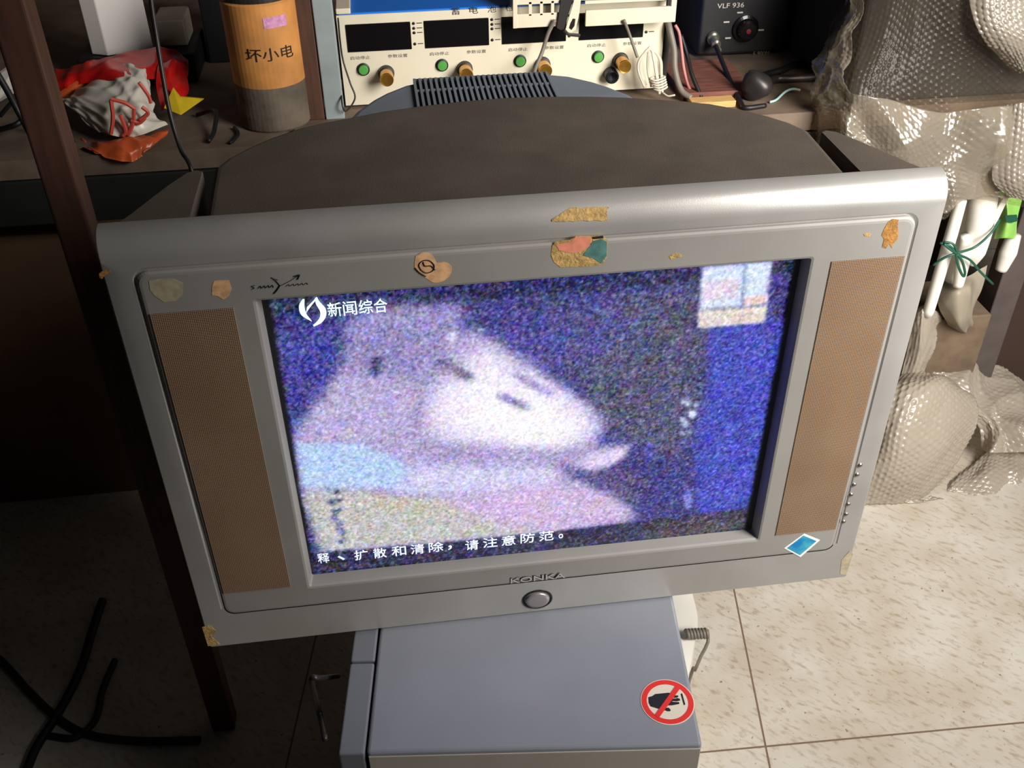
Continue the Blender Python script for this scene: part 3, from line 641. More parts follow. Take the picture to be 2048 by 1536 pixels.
# test instrument
IY = 1.0; IX0, IX1 = -.2085, .392; IZ0, IZ1 = .006, .1695
ins = thing('test_instrument', 'cream front test instrument with four dark displays, green keys and brass knobs, blue cover', 'instrument', (.09, 1.15, BENCH))
obj('case', box(B(), IX0+.004, IX1-.004, IY+.003, IY+.33, IZ0, IZ1+.003), M['blue'], ins, bevel=.002)
obj('front_plate', box(B(), IX0, IX1, IY, IY+.003, IZ0, IZ1), M['cream'], ins)
obj('top_trim', box(B(), IX0, IX0+.026, IY-.001, IY+.30, IZ1+.002, IZ1+.012), M['offwhite'], ins, bevel=.002)
for x in (IX0+.05, IX1-.05): 
    for y in (IY+.03, IY+.3): obj('foot', box(B(), x-.012, x+.012, y-.012, y+.012, BENCH, IZ0), M['black'], ins)
q = lambda u, v: at(u, v, y=IY)
steps = [(0, 0), (157, -9), (313, -16), (469, -20)]
tcol = M['mark']
for i, (du, dv) in enumerate(steps):
    a0 = q(690+du, 46+dv); x0 = a0.x; x1 = q(820+du, 40+dv).x
    obj('display', box(B(), x0, x1, IY-.002, IY+.001, .1045, .1535), M['blackgloss'], ins, bevel=.001)
    g = q(727+du, 140+dv*1.36)
    gk = obj('key', lathe(B(), [(.0088, 0), (.0088, .004), (.0078, .006), (.0001, .0065)], (g.x, IY-.002, .0725), (0, -1, 0), 24), M['green'], ins, smooth=False)
    obj('key_collar', lathe(B(), [(.0115, 0), (.0115, .0025), (.0095, .0035)], (g.x, IY, .0725), (0, -1, 0), 24), M['black'], gk)
    kx = q(770+du, 142+dv*1.2).x+.002
    kn = obj('knob', lathe(B(), [(.0125, .010), (.0125, .036), (.0118, .038), (.0095, .0375), (.0001, .0368)], (kx, IY, .063), (0, -1, 0), 28), M['brass'], ins, smooth=False, label='knurled brass knob')
    obj('knob_skirt', lathe(B(), [(.015, 0), (.014, .010), (.0115, .011)], (kx, IY, .063), (0, -1, 0), 28), M['black'], kn)
    obj('lettering', text('启动停止', Vector((g.x-.022, IY, .0905)), EX, EZ, .036, .0062, .0003), tcol, ins)
    obj('lettering', text('参数设置', Vector((g.x+.046, IY, .0905)), EX, EZ, .036, .0062, .0003), tcol, ins)
    for v in (.1500, .1415, .1335, .1135):
        if x1+.02 > IX1: break
        obj('indicator', lathe(B(), [(.0026, 0), (.0026, .0012), (.001, .0018)], (x1+.006, IY, v), (0, -1, 0), 12), M['black'], ins)
        obj('lettering', box(B(), x1+.011, x1+.021, IY-.0003, IY+.001, v-.0008, v+.0008), tcol, ins)
for k, ch in enumerate('蓄电池检'):
    p = q(903+36*k, 30-2.4*k); obj('lettering', text(ch, p, EX, EZ, .0155, .0125, .0003), M['ink'], ins)
p = q(1220, 147); obj('socket', lathe(B(), [(.013, 0), (.013, .02), (.010, .022), (.007, .018), (.0001, .012)], (p.x, IY, p.z), (0, -1, 0), 20), M['black'], ins)
obj('side_edge', box(B(), IX1-.002, IX1+.010, IY, IY+.03, IZ0, IZ1), M['darkmetal'], ins)

# stripped chassis bracket lying on the instrument, overhanging its face
ch = thing('metal_chassis', 'cream metal chassis frame with slots lying on top of the test instrument', 'chassis', (.25, 1.05, IZ1+.003))
CY = .962; qc = lambda u, v: at(u, v, y=CY)
A, Bq, Cq, D = qc(1026, 57), qc(1128, 47), qc(1170, 46), qc(1350, 36)
zl = A.z
bm = B(); box(bm, A.x, Bq.x, CY, CY+.003, zl, zl+.024); box(bm, A.x, A.x+.008, CY-.001, CY+.003, zl, zl+.075); box(bm, A.x, Bq.x, CY, CY+.003, zl+.040, zl+.050)
for t in (.028, .048, .068): box(bm, A.x+t, A.x+t+.006, CY, CY+.003, zl+.02, zl+.045)
obj('slotted_plate', bm, M['offwhite'], ch, bevel=.0008)
bm = B(); box(bm, Cq.x, D.x, CY-.004, CY+.002, zl-.002, zl+.026); box(bm, D.x-.010, D.x, CY-.004, CY+.002, zl+.026, zl+.08); box(bm, Cq.x, D.x-.02, CY+.006, CY+.01, zl+.034, zl+.07)
obj('front_rail', bm, M['offwhite'], ch, bevel=.001)
bm = B(); box(bm, A.x+.004, D.x-.004, CY+.003, CY+.25, IZ1+.0155, IZ1+.019); box(bm, A.x, A.x+.004, CY, CY+.25, IZ1+.004, IZ1+.05); box(bm, D.x-.004, D.x, CY, CY+.25, IZ1+.004, IZ1+.05)
obj('tray', bm, M['steel'], ch)
lv = prism(B(), [at(u, v, y=CY-.01) for u, v in [(1148, 0), (1162, 0), (1158, 30), (1152, 60), (1140, 68), (1130, 62), (1136, 40)]], (0, .004, 0))
l_ = obj('lever', lv, M['offwhite'], ch, bevel=.001)
obj('lever_slot', prism(B(), [at(u, v, y=CY-.0104) for u, v in [(1146, 37), (1151, 38), (1149, 52), (1143, 60), (1138, 56), (1141, 46)]], (0, .001, 0)), M['void'], l_)
obj('lever_shadow', prism(B(), [at(u, v, y=CY-.006) for u, v in [(1122, 0), (1146, 0), (1134, 40), (1130, 64), (1114, 56), (1118, 30)]], (0, .005, 0)), M['darkmetal'], ch)  # dark plate standing in for the shadow beside the lever
obj('lever_spring', tube(B(), [at(u, v, y=CY-.012) for u, v in [(1128, 60), (1136, 68), (1148, 70), (1160, 71)]], .003, 8), M['darkmetal'], ch)
# two loose probe leads over the instrument's face
def cable(name, pts, r, mm, label, cat='cable', group=None, seg=8):
    pts = [Vector((q_.x, q_.y, max(q_.z, BENCH+r+.001))) if .85 < q_.y < 1.85 else q_ for q_ in pts]
    return tag(obj(name, tube(B(), pts, r, seg, 8), mm, smooth=True), label, cat, group)
cable('test_lead', [at(1110, 40, y=.955), at(1096, 68, y=.955), at(1084, 105, y=.95), at(1070, 140, y=.93), at(1064, 175, y=.90), Vector((.125, .885, BENCH+.004))], .0035, M['cablegrey'], 'grey test lead hanging before the third display')
cable('test_lead', [at(1248, 40, y=.952), at(1258, 66, y=.955), at(1268, 95, y=.95), at(1275, 115, y=.945)], .0028, M['cablegrey'], 'short grey lead hanging onto the fourth brass knob')
cable('thin_wire', [at(676, 36, y=.985), at(680, 80, y=.99), at(686, 120, y=.99), at(700, 165, y=.975), at(710, 196, y=.965), at(692, 222, y=.94), at(684, 205, y=.94), at(682, 160, y=.98)], .0016, M['darkmetal'], 'thin dark wire looping down the left end of the test instrument', 'wire')
# white lead tied into a bundle
bm = B()
for k in range(7):
    a = random.uniform(-6, 6); b = random.uniform(-9, 9)
    tube(bm, [at(1296+b, 170+a, y=.955), at(1288+b*1.6, 140, y=.955), at(1290+b*1.3, 112+a, y=.953), at(1300, 96+a*.5, y=.952), at(1314+b, 118, y=.95), at(1318+b*.8, 150, y=.948), at(1322+b*.5, 188, y=.945)], .0019, 6)
for k in range(5):
    v = 158+5*k; tube(bm, [at(1300+2*k, v, y=.944), at(1312+2*k, v+3, y=.938), at(1330+k, v-4, y=.944), at(1316+2*k, v-6, y=.955), at(1300+2*k, v, y=.944)], .0019, 6)
tube(bm, [at(1326, 186, y=.94), at(1336, 192, y=.93), at(1350, 190, y=.925)], .0019, 6)
tag(obj('tied_lead', bm, M['cablewhite'], smooth=True), 'white lead tied in a bundle at the right end of the test instrument', 'cable')
cable('power_cord', [at(1335, 40, y=1.0), at(1340, 62, y=.985), at(1348, 100, y=.975), at(1350, 140, y=.96), at(1362, 180, y=.94), at(1382, 196, y=.925)], .006, M['cablegrey'], 'thick grey-brown cord running down beside the tied white lead')
cable('power_cord', [at(1350, 50, y=1.02), at(1358, 66, y=1.015), at(1363, 100, y=1.0), at(1368, 140, y=.985), at(1380, 178, y=.965), at(1396, 200, y=.945)], .0032, M['cablepink'], 'pinkish cord curving down between grey cord and reddish board')
cable('power_cord', [at(1362, 70, y=1.02), at(1374, 110, y=1.0), at(1384, 150, y=.97), at(1402, 200, y=.94)], .004, M['black'], 'black cord running to the board with the lit-coloured edge')

# soldering station
st = thing('soldering_station', 'black soldering station with a round dial at the back of the bench', 'soldering station', (.60, 1.2, BENCH))
SY = 1.17; qs = lambda u, v: at(u, v, y=SY)
a = qs(1394, 110); b = qs(1566, 118)
zb = BENCH; zt = qs(1480, -60).z
obj('case', box(B(), a.x, b.x, SY, SY+.2, BENCH+.004, zt), M['black'], st, bevel=.006)
p = qs(1490, 56)
dl = obj('dial', lathe(B(), [(.027, 0), (.027, .006), (.021, .008), (.019, .022), (.016, .024), (.0001, .024)], (p.x, SY, p.z), (0, -1, 0), 32), M['blackgloss'], st)
obj('dial_mark', lathe(B(), [(.005, .0238), (.005, .0246), (.0001, .025)], (p.x, SY, p.z), (0, -1, 0), 14), M['redknob'], dl)
for u, v in ((1453, 44), (1456, 76), (1522, 60), (1505, 38), (1480, 25)):
    w = qs(u, v); obj('dial_tick', box(B(), w.x-.006, w.x+.006, SY-.0006, SY+.001, w.z-.0015, w.z+.0015), M['whitetext'], st)
obj('lettering', text('VLF 936', qs(1434, 17), EX, EZ, qs(1488, 12).x-qs(1434, 17).x, .0095, .0004), M['whitetext'], st)
obj('lettering', text('F 900M', qs(1506, 112), EX, EZ, .034, .009, .0004), mat('faded_print', s(120, 112, 84), .6), st)
p = qs(1425, 74)
so = obj('socket', lathe(B(), [(.013, 0), (.013, .008), (.010, .010), (.010, .03), (.006, .032), (.0055, .05)], (p.x, SY, p.z), (0, -1, -.25), 22), M['chrome'], st, smooth=False, label='metal cable socket')
cable('iron_cord', [at(1432, 92, y=1.12), at(1445, 125, y=1.06), at(1462, 165, y=.99), at(1480, 212, y=.905), Vector((.52, .875, BENCH+.005)), Vector((.56, .88, BENCH+.005))], .0045, M['black'], 'black cord from the soldering station socket down across the bench', 'cord')
# bits on the bench beside it
wb = tag(obj('lit_edge_strip', box(B(), .425, .508, .895, .925, BENCH, .012, None), M['woodlit'], bevel=.001), 'thin strip coloured as the lit edge of the board, beside the black cord', 'wood')  # separate pale strip paints the lit front edge of the board
tag(obj('board', box(B(), .42, .56, .94, 1.12, BENCH, .014), M['woodred'], bevel=.001), 'reddish brown board behind the strip coloured as its lit edge', 'board')
bm = B(); bmesh.ops.create_uvsphere(bm, u_segments=18, v_segments=12, radius=.032); 
for v in bm.verts: v.co = Vector((v.co.x*.9, v.co.y*.9, v.co.z*.85))*(1+.18*math.sin(v.co.x*90)*math.cos(v.co.z*80))+Vector((.555, .93, .026))
tag(obj('cloth_lump', bm, M['darkmetal'], smooth=True), 'dark grey crumpled lump beside the soldering cord', 'rag')
cable('black_cable', [Vector((.57, .97, .02)), at(1530, 165, y=1.03), at(1560, 160, y=1.05), at(1590, 150, y=1.08), at(1640, 130, y=1.1)], .007, M['black'], 'thick black cable lying behind the crumpled lump')
cable('black_cable', [Vector((.58, .95, .012)), at(1545, 172, y=1.0), at(1575, 170, y=1.0), at(1605, 166, y=1.0), at(1640, 160, y=1.0)], .008, M['darkmetal'], 'dark grey cable lying just before the thick black one')
cable('pale_wire', [at(1538, 216, y=.90), at(1552, 203, y=.91), at(1570, 184, y=.93), at(1585, 178, y=.94), at(1600, 180, y=.94)], .0024, M['cablecyan'], 'pale cyan wire arching up from the bench edge', 'wire')

# ------------------------------------------------------------------ left of the bench
cb = at(560, 268, z=BENCH); CR = .063; CC = Vector((-.335, .895+CR+.005, 0))
can = thing('canister', 'tall orange and grey canister with handwritten characters, left of the blue upright', 'canister', (CC.x, CC.y, BENCH))
obj('lower_wall', lathe(B(), [(CR*.96, BENCH), (CR, .004), (CR, .082)], (CC.x, CC.y, 0), (0, 0, 1), 48), M['cansteel'], can, smooth=False)
up_ = obj('upper_wall', lathe(B(), [(CR+.0003, .080), (CR+.0003, .218), (CR-.004, .222)], (CC.x, CC.y, 0), (0, 0, 1), 48), M['orange'], can)
obj('lid', lathe(B(), [(CR-.002, .222), (CR-.002, .232), (CR-.006, .234), (.0001, .234)], (CC.x, CC.y, 0), (0, 0, 1), 48), M['darkmetal'], can)
def wrapped(bm, r):  # bend lettering around the canister
    for v in bm.verts:
        a = v.co.x/r; d = v.co.y
        v.co = Vector((CC.x+(r-d)*math.sin(a), CC.y-(r-d)*math.cos(a), v.co.z))
    return bm
obj('handwriting', wrapped(text('坏小电', Vector((-.028, 0, .128)), EX, EZ, .085, .022, .0006), CR+.0006), M['ink'], can, recalc=True)
bm = B(); box(bm, .010, .052, -.0004, .0004, .182, .200); bmesh.ops.subdivide_edges(bm, edges=bm.edges[:], cuts=6, use_grid_fill=True)
obj('violet_label', wrapped(bm, CR+.0008), M['violet'], can)

# crumpled shopping bag
def sheet(net, nu, nv, fold=0, fscale=20, seed=0, bub=None):
    """smooth surface through rows of control points -> bmesh; bub=(pitch, height) adds bubbles"""
    rows = [catmull(r, 12) for r in net]; rows = [np.array([list(p) for p in r]) for r in rows]
    L = min(len(r) for r in rows); rows = np.array([r[np.linspace(0, len(r)-1, L).round().astype(int)] for r in rows])
    G = []
    for j in range(L): G.append(np.array([list(p) for p in catmull(rows[:, j], 12)]))
    G = np.array(G).transpose(1, 0, 2)
    iu = np.linspace(0, G.shape[0]-1, nu); iv = np.linspace(0, G.shape[1]-1, nv)
    def lerp(A, t, ax):
        i0 = np.floor(t).astype(int); i1 = np.minimum(i0+1, A.shape[ax]-1); f = (t-i0); sh = [1, 1, 1]; sh[ax] = -1; f = f.reshape(sh)
        return np.take(A, i0, ax)*(1-f)+np.take(A, i1, ax)*f
    S = lerp(lerp(G, iu, 0), iv, 1)
    du = np.gradient(S, axis=0); dv = np.gradient(S, axis=1); N = np.cross(du, dv); N /= np.linalg.norm(N, axis=2, keepdims=True)+1e-9
    lu = np.linalg.norm(np.diff(S, axis=0), axis=2).mean(axis=1); lv = np.linalg.norm(np.diff(S, axis=1), axis=2).mean(axis=0)
    cu = np.concatenate([[0], np.cumsum(lu)])[:, None]; cv = np.concatenate([[0], np.cumsum(lv)])[None, :]
    H = np.zeros(S.shape[:2]); w1 = .0035*np.sin(cv*23+seed)+.002*np.sin(cu*61+2*seed); w2 = .003*np.sin(cu*27+seed)
    cu = cu+w1; cv = cv+w2
    if fold:
        r = np.random.default_rng(seed)
        for k in range(9):
            a = r.uniform(0, math.pi); w = fscale*r.uniform(.5, 2.2); ph = r.uniform(0, 6.28)
            wave = np.sin((cu*math.cos(a)+cv*math.sin(a))*w+ph+1.3*np.sin(cv*w*.6+ph))
            H += fold*(1-2*np.abs(wave))*r.uniform(.2, 1)/3 if k % 2 else fold*wave*r.uniform(.2, 1)/3
    if bub:
        p, h = bub; ry = p*.866; row = np.floor(cv/ry); fx = (cu/p+.5*(row % 2)) % 1-.5; fy = (cv/ry) % 1-.5
        d = np.sqrt((fx*p)**2+(fy*ry)**2)/(p*.42); rb = np.random.default_rng(seed+77); cell = rb.uniform(.25, 1, (400, 400)); ci = np.floor(cu/p+.5*(row % 2)).astype(int) % 400
        H += h*np.sqrt(np.clip(1-d*d, 0, 1))*cell[ci, np.broadcast_to(row.astype(int) % 400, ci.shape)]
    S = S+N*H[..., None]
    bm = B(); V = [[bm.verts.new(S[i, j]) for j in range(nv)] for i in range(nu)]
    for i in range(nu-1):
        for j in range(nv-1): bm.faces.new([V[i][j], V[i+1][j], V[i+1][j+1], V[i][j+1]])
    return bm
def solid(o, t): 
    sm = o.modifiers.new('film', 'SOLIDIFY'); sm.thickness = t; sm.offset = 0; return o
bag = thing('shopping_bag', 'crumpled red, white and orange plastic bag slumped on the bench edge', 'bag', (-.6, 1.0, BENCH))
A_ = lambda u, v, y: at(u, v, y=y)
obj('red_band', sheet([[A_(112, 140, 1.12), A_(180, 118, 1.12), A_(240, 108, 1.12), A_(300, 96, 1.12), A_(345, 98, 1.13), A_(372, 120, 1.14)], [A_(108, 165, 1.06), A_(170, 140, 1.06), A_(240, 132, 1.05), A_(300, 130, 1.05), A_(340, 128, 1.08), A_(376, 140, 1.10)], [A_(112, 186, 1.05), A_(170, 166, 1.04), A_(240, 160, 1.0), A_(310, 158, 1.02), A_(338, 165, 1.03), A_(372, 170, 1.06)]], 40, 50, .006, 40, 3), M['redbag'], bag, smooth=True)
obj('red_side', sheet([[A_(318, 128, 1.06), A_(345, 122, 1.06), A_(372, 125, 1.08)], [A_(312, 170, 1.0), A_(342, 165, 1.0), A_(376, 170, 1.04)], [A_(322, 222, .97), A_(345, 200, .98), A_(368, 198, 1.02)]], 30, 30, .006, 50, 4), M['redbag'], bag, smooth=True)
obj('yellow_corner', prism(B(), [A_(328, 216, .955), A_(346, 176, .975), A_(360, 194, .975), A_(408, 198, .99), A_(362, 230, .945)], (0, .004, 0)), M['yellowbag'], bag)
wh = obj('white_body', sheet([[A_(128, 196, 1.08), A_(180, 150, 1.08), A_(230, 128, 1.07), A_(284, 130, 1.05), A_(296, 140, 1.05)], [A_(126, 202, 1.02), A_(170, 190, .98), A_(230, 185, .95), A_(280, 180, .95), A_(308, 200, .98)], [A_(150, 225, .96), A_(190, 230, .92), A_(230, 235, .90), A_(280, 235, .90), A_(312, 232, .94)], [A_(190, 262, .92), A_(215, 268, .895), A_(250, 275, .885), A_(290, 268, .885), A_(336, 248, .92)]], 60, 60, .005, 45, 9), M['whitebag'], bag, smooth=True)
bm = B()
for pix in ([(222, 198), (250, 206), (270, 218)], [(268, 218), (266, 246), (256, 270)], [(222, 200), (226, 235), (222, 268)], [(240, 230), (252, 262), (246, 272)], [(278, 165), (296, 190), (302, 206)], [(284, 214), (296, 226), (280, 240)], [(262, 240), (278, 246), (290, 236)]):
    tube(bm, [A_(u, v, .884) for u, v in pix], .0035, 6)
obj('red_print', bm, M['redprint'], wh)
obj('orange_bottom', sheet([[A_(160, 282, .93), A_(205, 280, .90), A_(260, 274, .878), A_(338, 256, .92)], [A_(165, 295, .88), A_(215, 300, .85), A_(270, 296, .845), A_(332, 272, .90)], [A_(180, 300, .855), A_(222, 318, .838), A_(268, 322, .838), A_(300, 296, .86)]], 40, 60, .006, 45, 12), M['orangebag'], bag, smooth=True)
obj('orange_strap', tube(B(), [A_(122, 190, 1.05), A_(150, 172, 1.05), A_(185, 150, 1.06), A_(215, 134, 1.07)], .007, 8), M['orangebag'], bag)
# white carton behind
pa = at(215, 112, y=1.2)
tag(obj('dark_crate', box(B(), -.72, -.50, 1.19, 1.36, BENCH, pa.z-.001), M['black'], bevel=.004), 'low dark crate under the white carton', 'crate')
cw = thing('carton', 'plain white carton standing behind the red band of the shopping bag', 'carton', (pa.x, pa.y+.1, pa.z))
l_, c_, r_ = at(180, 108, y=pa.y), at(216, 112, y=pa.y), at(300, 96, y=pa.y)
obj('carton_body', prism(B(), [(l_.x, pa.y+.015, pa.z), (c_.x, pa.y, pa.z), (r_.x, pa.y+.03, pa.z), (r_.x-.03, pa.y+.12, pa.z), (l_.x, pa.y+.12, pa.z)], (0, 0, .26)), M['white'], cw, bevel=.002)
# grey and dark boxes at the back
tag(obj('dark_case', box(B(), -.49, -.40, 1.30, 1.5, BENCH, .16), M['black'], bevel=.004), 'black case standing between the white carton and the orange canister', 'case')
tag(obj('small_box', box(B(), -.575, -.515, 1.24, 1.34, pa.z, pa.z+.05), M['greyfilm'], bevel=.003), 'small pale box beside the white carton, on the same dark crate', 'box')
pc_ = at(20, 170, y=1.1)
tag(obj('paper_card', prism(B(), [A_(-30, 170, 1.08), A_(34, 124, 1.12), A_(48, 172, 1.08), A_(20, 192, 1.05), A_(-20, 215, 1.03)], (0, .01, .003)), M['whitebag']), 'pale card lying behind the wooden post', 'card')
tag(obj('green_pouch', sheet([[A_(-30, 60, 1.2), A_(0, 62, 1.2), A_(24, 70, 1.2)], [A_(-30, 80, 1.16), A_(0, 78, 1.15), A_(26, 84, 1.16)], [A_(-30, 100, 1.15), A_(2, 96, 1.14), A_(28, 96, 1.15)]], 14, 14, .003, 40, 2), M['cablegreen'], smooth=True), 'dark green pouch partly behind the wooden post', 'pouch')
for k, (pts, r, lab) in enumerate([([A_(0, 232, 1.0), A_(30, 200, 1.0), A_(70, 185, 1.0), A_(120, 178, 1.02)], .004, 'black cable bending past the pale card'), ([A_(-10, 262, .95), A_(30, 250, .93), A_(60, 235, .95), A_(110, 262, .93), A_(150, 300, .9)], .005, 'black cable snaking under the shopping bag'), ([A_(395, 230, 1.0), A_(430, 222, .95), A_(428, 262, .9), A_(420, 300, .87)], .004, 'black cable by the foot of the orange canister'), ([A_(470, 262, .93), A_(478, 275, .9), A_(470, 300, .87), A_(464, 312, .86)], .003, 'thin black cable before the orange canister')]):
    cable('black_cable', pts, r, M['black'], lab)
# wooden post, hanging cables
tag(obj('wooden_post', box(B(), -.521, -.483, .25, .285, FLOOR, .95), M['wooddark'], bevel=.004), 'brown wooden post standing left of the television', 'post')
cable('hanging_cord', [at(298, -60, y=.30), at(302, 0, y=.29), at(314, 80, y=.28), at(327, 160, y=.265), at(342, 235, y=.25), at(362, 300, y=.23), at(384, 345, y=.20), Vector((-.352, .20, .16)), Vector((-.33, .45, .06)), Vector((-.31, .86, BENCH+.004)), Vector((-.30, .90, BENCH+.004))], .0024, M['darkmetal'], 'dark cord hanging down behind the television shell', 'cord')
cable('hanging_cord', [at(-60, 60, y=.5), at(5, 165, y=.5), at(35, 220, y=.5), at(70, 285, y=.49), at(95, 330, y=.47), at(125, 400, y=.42), Vector((-.515, .33, .05)), Vector((-.505, .30, -.1)), Vector((-.505, .30, FLOOR+.003))], .0042, M['black'], 'black cord slanting down just left of the wooden post', 'cord')
# dark cardboard box under the bench
k0 = at(140, 465, y=.90)
bx = tag(obj('cardboard_box', box(B(), -1.15, k0.x, .90, 1.38, FLOOR, k0.z), M['card'], bevel=.004), 'large brown cardboard box in the dark below the bench', 'box')
# floor cables
z_ = FLOOR+.006
for pix, r, lab in (([(-60, 1280), (0, 1320), (60, 1385), (120, 1440), (180, 1470), (280, 1482), (400, 1480)], .007, 'black cable sweeping over the dark floor'), ([(40, 1580), (70, 1500), (120, 1420), (160, 1340), (185, 1260), (205, 1200)], .008, 'thick black cable crossing under the sweeping one'), ([(100, 1472), (150, 1475), (190, 1440), (205, 1380), (230, 1320)], .006, 'black cable curling up behind the crossing cables')):
    cable('floor_cable', [at(u, v, z=z_) for u, v in pix], r, M['black'], lab)

# ------------------------------------------------------------------ right: bubble wrap, tubes
def wrap(name, net, nu, nv, mm, label, fold, fsc, seed, pitch=.0105, h=.0032, group=None):
    o = obj(name, sheet(net, nu, nv, fold, fsc, seed, (pitch, h)), mm, smooth=True, recalc=False)
    solid(o, .0004); return tag(o, label, 'bubble wrap', group)
wrap('bubble_wrap', [
    [A_(1700, -60, 1.02), A_(1730, -60, .92), A_(1800, -60, .84), A_(1880, -60, .82), A_(1960, -60, .83), A_(2080, -60, .85)],
    [A_(1662, 60, 1.0), A_(1690, 60, .90), A_(1760, 60, .825), A_(1850, 60, .80), A_(1950, 60, .81), A_(2090, 60, .83)],
    [A_(1632, 150, .96), A_(1660, 150, .86), A_(1730, 160, .79), A_(1830, 170, .785), A_(1940, 160, .80), A_(2090, 170, .82)],
    [A_(1604, 240, .93), A_(1640, 262, .82), A_(1720, 270, .76), A_(1830, 280, .78), A_(1930, 280, .78), A_(2090, 290, .80)],
    [A_(1650, 310, .86), A_(1690, 330, .77), A_(1760, 345, .74), A_(1850, 380, .73), A_(1930, 365, .745), A_(2090, 380, .76)],
    [A_(1690, 380, .80), A_(1740, 420, .74), A_(1820, 440, .72), A_(1890, 436, .72), A_(1935, 400, .74), A_(2090, 420, .77)]],
    190, 210, M['wrap'], 'big clear bubble wrap sheet draped over the bench beside the television', .012, 14, 21)
BW = bpy.data.objects['bubble_wrap']
def fold(net, nu, nv, seed):  # milky layers added to brighten the sheet where its folds catch light
    o = obj('fold_highlight_layer', sheet(net, nu, nv, .015, 24, seed, (.0098, .003)), M['wrapfold_highlight'], BW, smooth=True, recalc=False); solid(o, .0004)
fold([[A_(1606, 226, .92), A_(1640, 190, .84), A_(1690, 185, .77), A_(1780, 200, .745), A_(1880, 225, .75), A_(1960, 215, .75), A_(2090, 205, .77)],
      [A_(1610, 256, .90), A_(1650, 262, .80), A_(1700, 280, .75), A_(1780, 310, .73), A_(1860, 340, .72), A_(1940, 330, .725), A_(2090, 330, .75)],
      [A_(1640, 292, .87), A_(1680, 320, .76), A_(1740, 345, .735), A_(1800, 390, .725), A_(1885, 430, .71), A_(1935, 396, .725), A_(2090, 410, .75)]], 70, 170, 41)
fold([[A_(1694, -60, 1.0), A_(1720, -60, .90), A_(1750, -60, .86)], [A_(1660, 60, .98), A_(1682, 60, .88), A_(1712, 60, .85)], [A_(1638, 130, .95), A_(1664, 130, .84), A_(1700, 140, .79)], [A_(1612, 215, .92), A_(1650, 215, .81), A_(1700, 225, .755)]], 110, 40, 42)
wrap('bubble_wrap', [
    [A_(1935, -60, .81), A_(2000, -60, .79), A_(2100, -60, .80)],
    [A_(1942, 20, .79), A_(2000, 20, .77), A_(2100, 20, .78)],
    [A_(1968, 78, .78), A_(2020, 80, .76), A_(2100, 90, .77)],
    [A_(2024, 140, .81), A_(2050, 150, .785), A_(2100, 160, .79)]],
    90, 80, M['wrapflap'], 'bright bubble wrap flap folded over the top of the draped sheet', .004, 14, 5)
wrap('bubble_wrap', [
    [A_(2010, 210, .77), A_(2050, 205, .75), A_(2110, 205, .76)],
    [A_(1992, 290, .75), A_(2050, 290, .73), A_(2110, 290, .74)],
    [A_(1985, 360, .74), A_(2040, 365, .72), A_(2110, 370, .73)],
    [A_(2015, 392, .735), A_(2050, 402, .73), A_(2110, 402, .735)]],
    80, 70, M['wrapflap'], 'hanging lower flap of bubble wrap above the green film', .004, 14, 6)
# pile on the floor
wrap('bubble_wrap', [
    [A_(1700, 1012, .628), A_(1760, 1012, .62), A_(1830, 1002, .625), A_(1880, 962, .66)],
    [A_(1720, 930, .63), A_(1790, 940, .60), A_(1860, 940, .62), A_(1925, 905, .68)],
    [A_(1740, 860, .66), A_(1800, 860, .62), A_(1880, 860, .64), A_(1956, 845, .70)],
    [A_(1760, 790, .70), A_(1830, 775, .68), A_(1890, 775, .70), A_(1950, 800, .74)],
    [A_(1780, 760, .76), A_(1840, 748, .78), A_(1880, 752, .78), A_(1930, 780, .80)]],
    130, 120, M['wrapwhite'], 'rounded flap of bubble wrap standing foremost in the floor pile', .007, 14, 31, .0135, .0038)
wrap('bubble_wrap', [
    [A_(1790, 800, .78), A_(1815, 790, .77), A_(1840, 770, .79)],
    [A_(1810, 720, .79), A_(1840, 720, .77), A_(1866, 700, .80)],
    [A_(1826, 640, .80), A_(1850, 622, .78), A_(1878, 650, .82)],
    [A_(1840, 612, .84), A_(1868, 612, .84), A_(1890, 640, .86)]],
    70, 50, M['wrapwhite'], 'narrow strip of bubble wrap rising behind the television frame', .006, 20, 32)
wrap('bubble_wrap', [
    [A_(1850, 740, .86), A_(1890, 690, .90), A_(1960, 705, .92), A_(2030, 740, .92), A_(2100, 770, .94)],
    [A_(1870, 760, .82), A_(1930, 770, .80), A_(1990, 790, .80), A_(2040, 800, .82), A_(2110, 830, .84)],
    [A_(1950, 840, .76), A_(1990, 850, .73), A_(2020, 850, .73), A_(2060, 860, .74), A_(2120, 880, .76)],
    [A_(1960, 900, .72), A_(2000, 905, .69), A_(2040, 905, .69), A_(2080, 910, .70), A_(2130, 920, .72)]],
    110, 130, M['wrapwhite'], 'crumpled bubble wrap heaped behind the rounded flap', .030, 19, 33, .013, .0036)
wrap('bubble_wrap', [
    [A_(1840, 960, .72), A_(1900, 930, .74), A_(1980, 900, .74), A_(2050, 890, .74), A_(2120, 890, .75)],
    [A_(1800, 1000, .635), A_(1880, 980, .65), A_(1960, 945, .67), A_(2050, 940, .68), A_(2130, 935, .70)],
    [A_(1830, 1010, .62), A_(1900, 1000, .625), A_(1980, 990, .625), A_(2060, 985, .63), A_(2130, 980, .64)]],
    80, 130, M['wrapwhite'], 'flat bubble wrap lying on the floor tiles at the foot of the pile', .014, 22, 34, .013, .0034)
# wrapped dark object inside the draped sheet
tag(obj('dark_box', box(B(), .715, 1.16, .872, 1.3, BENCH, .42), mat('matt_dark_box', s(40, 34, 30), .9), bevel=.01), 'dark box seen dimly through the draped bubble wrap', 'box')
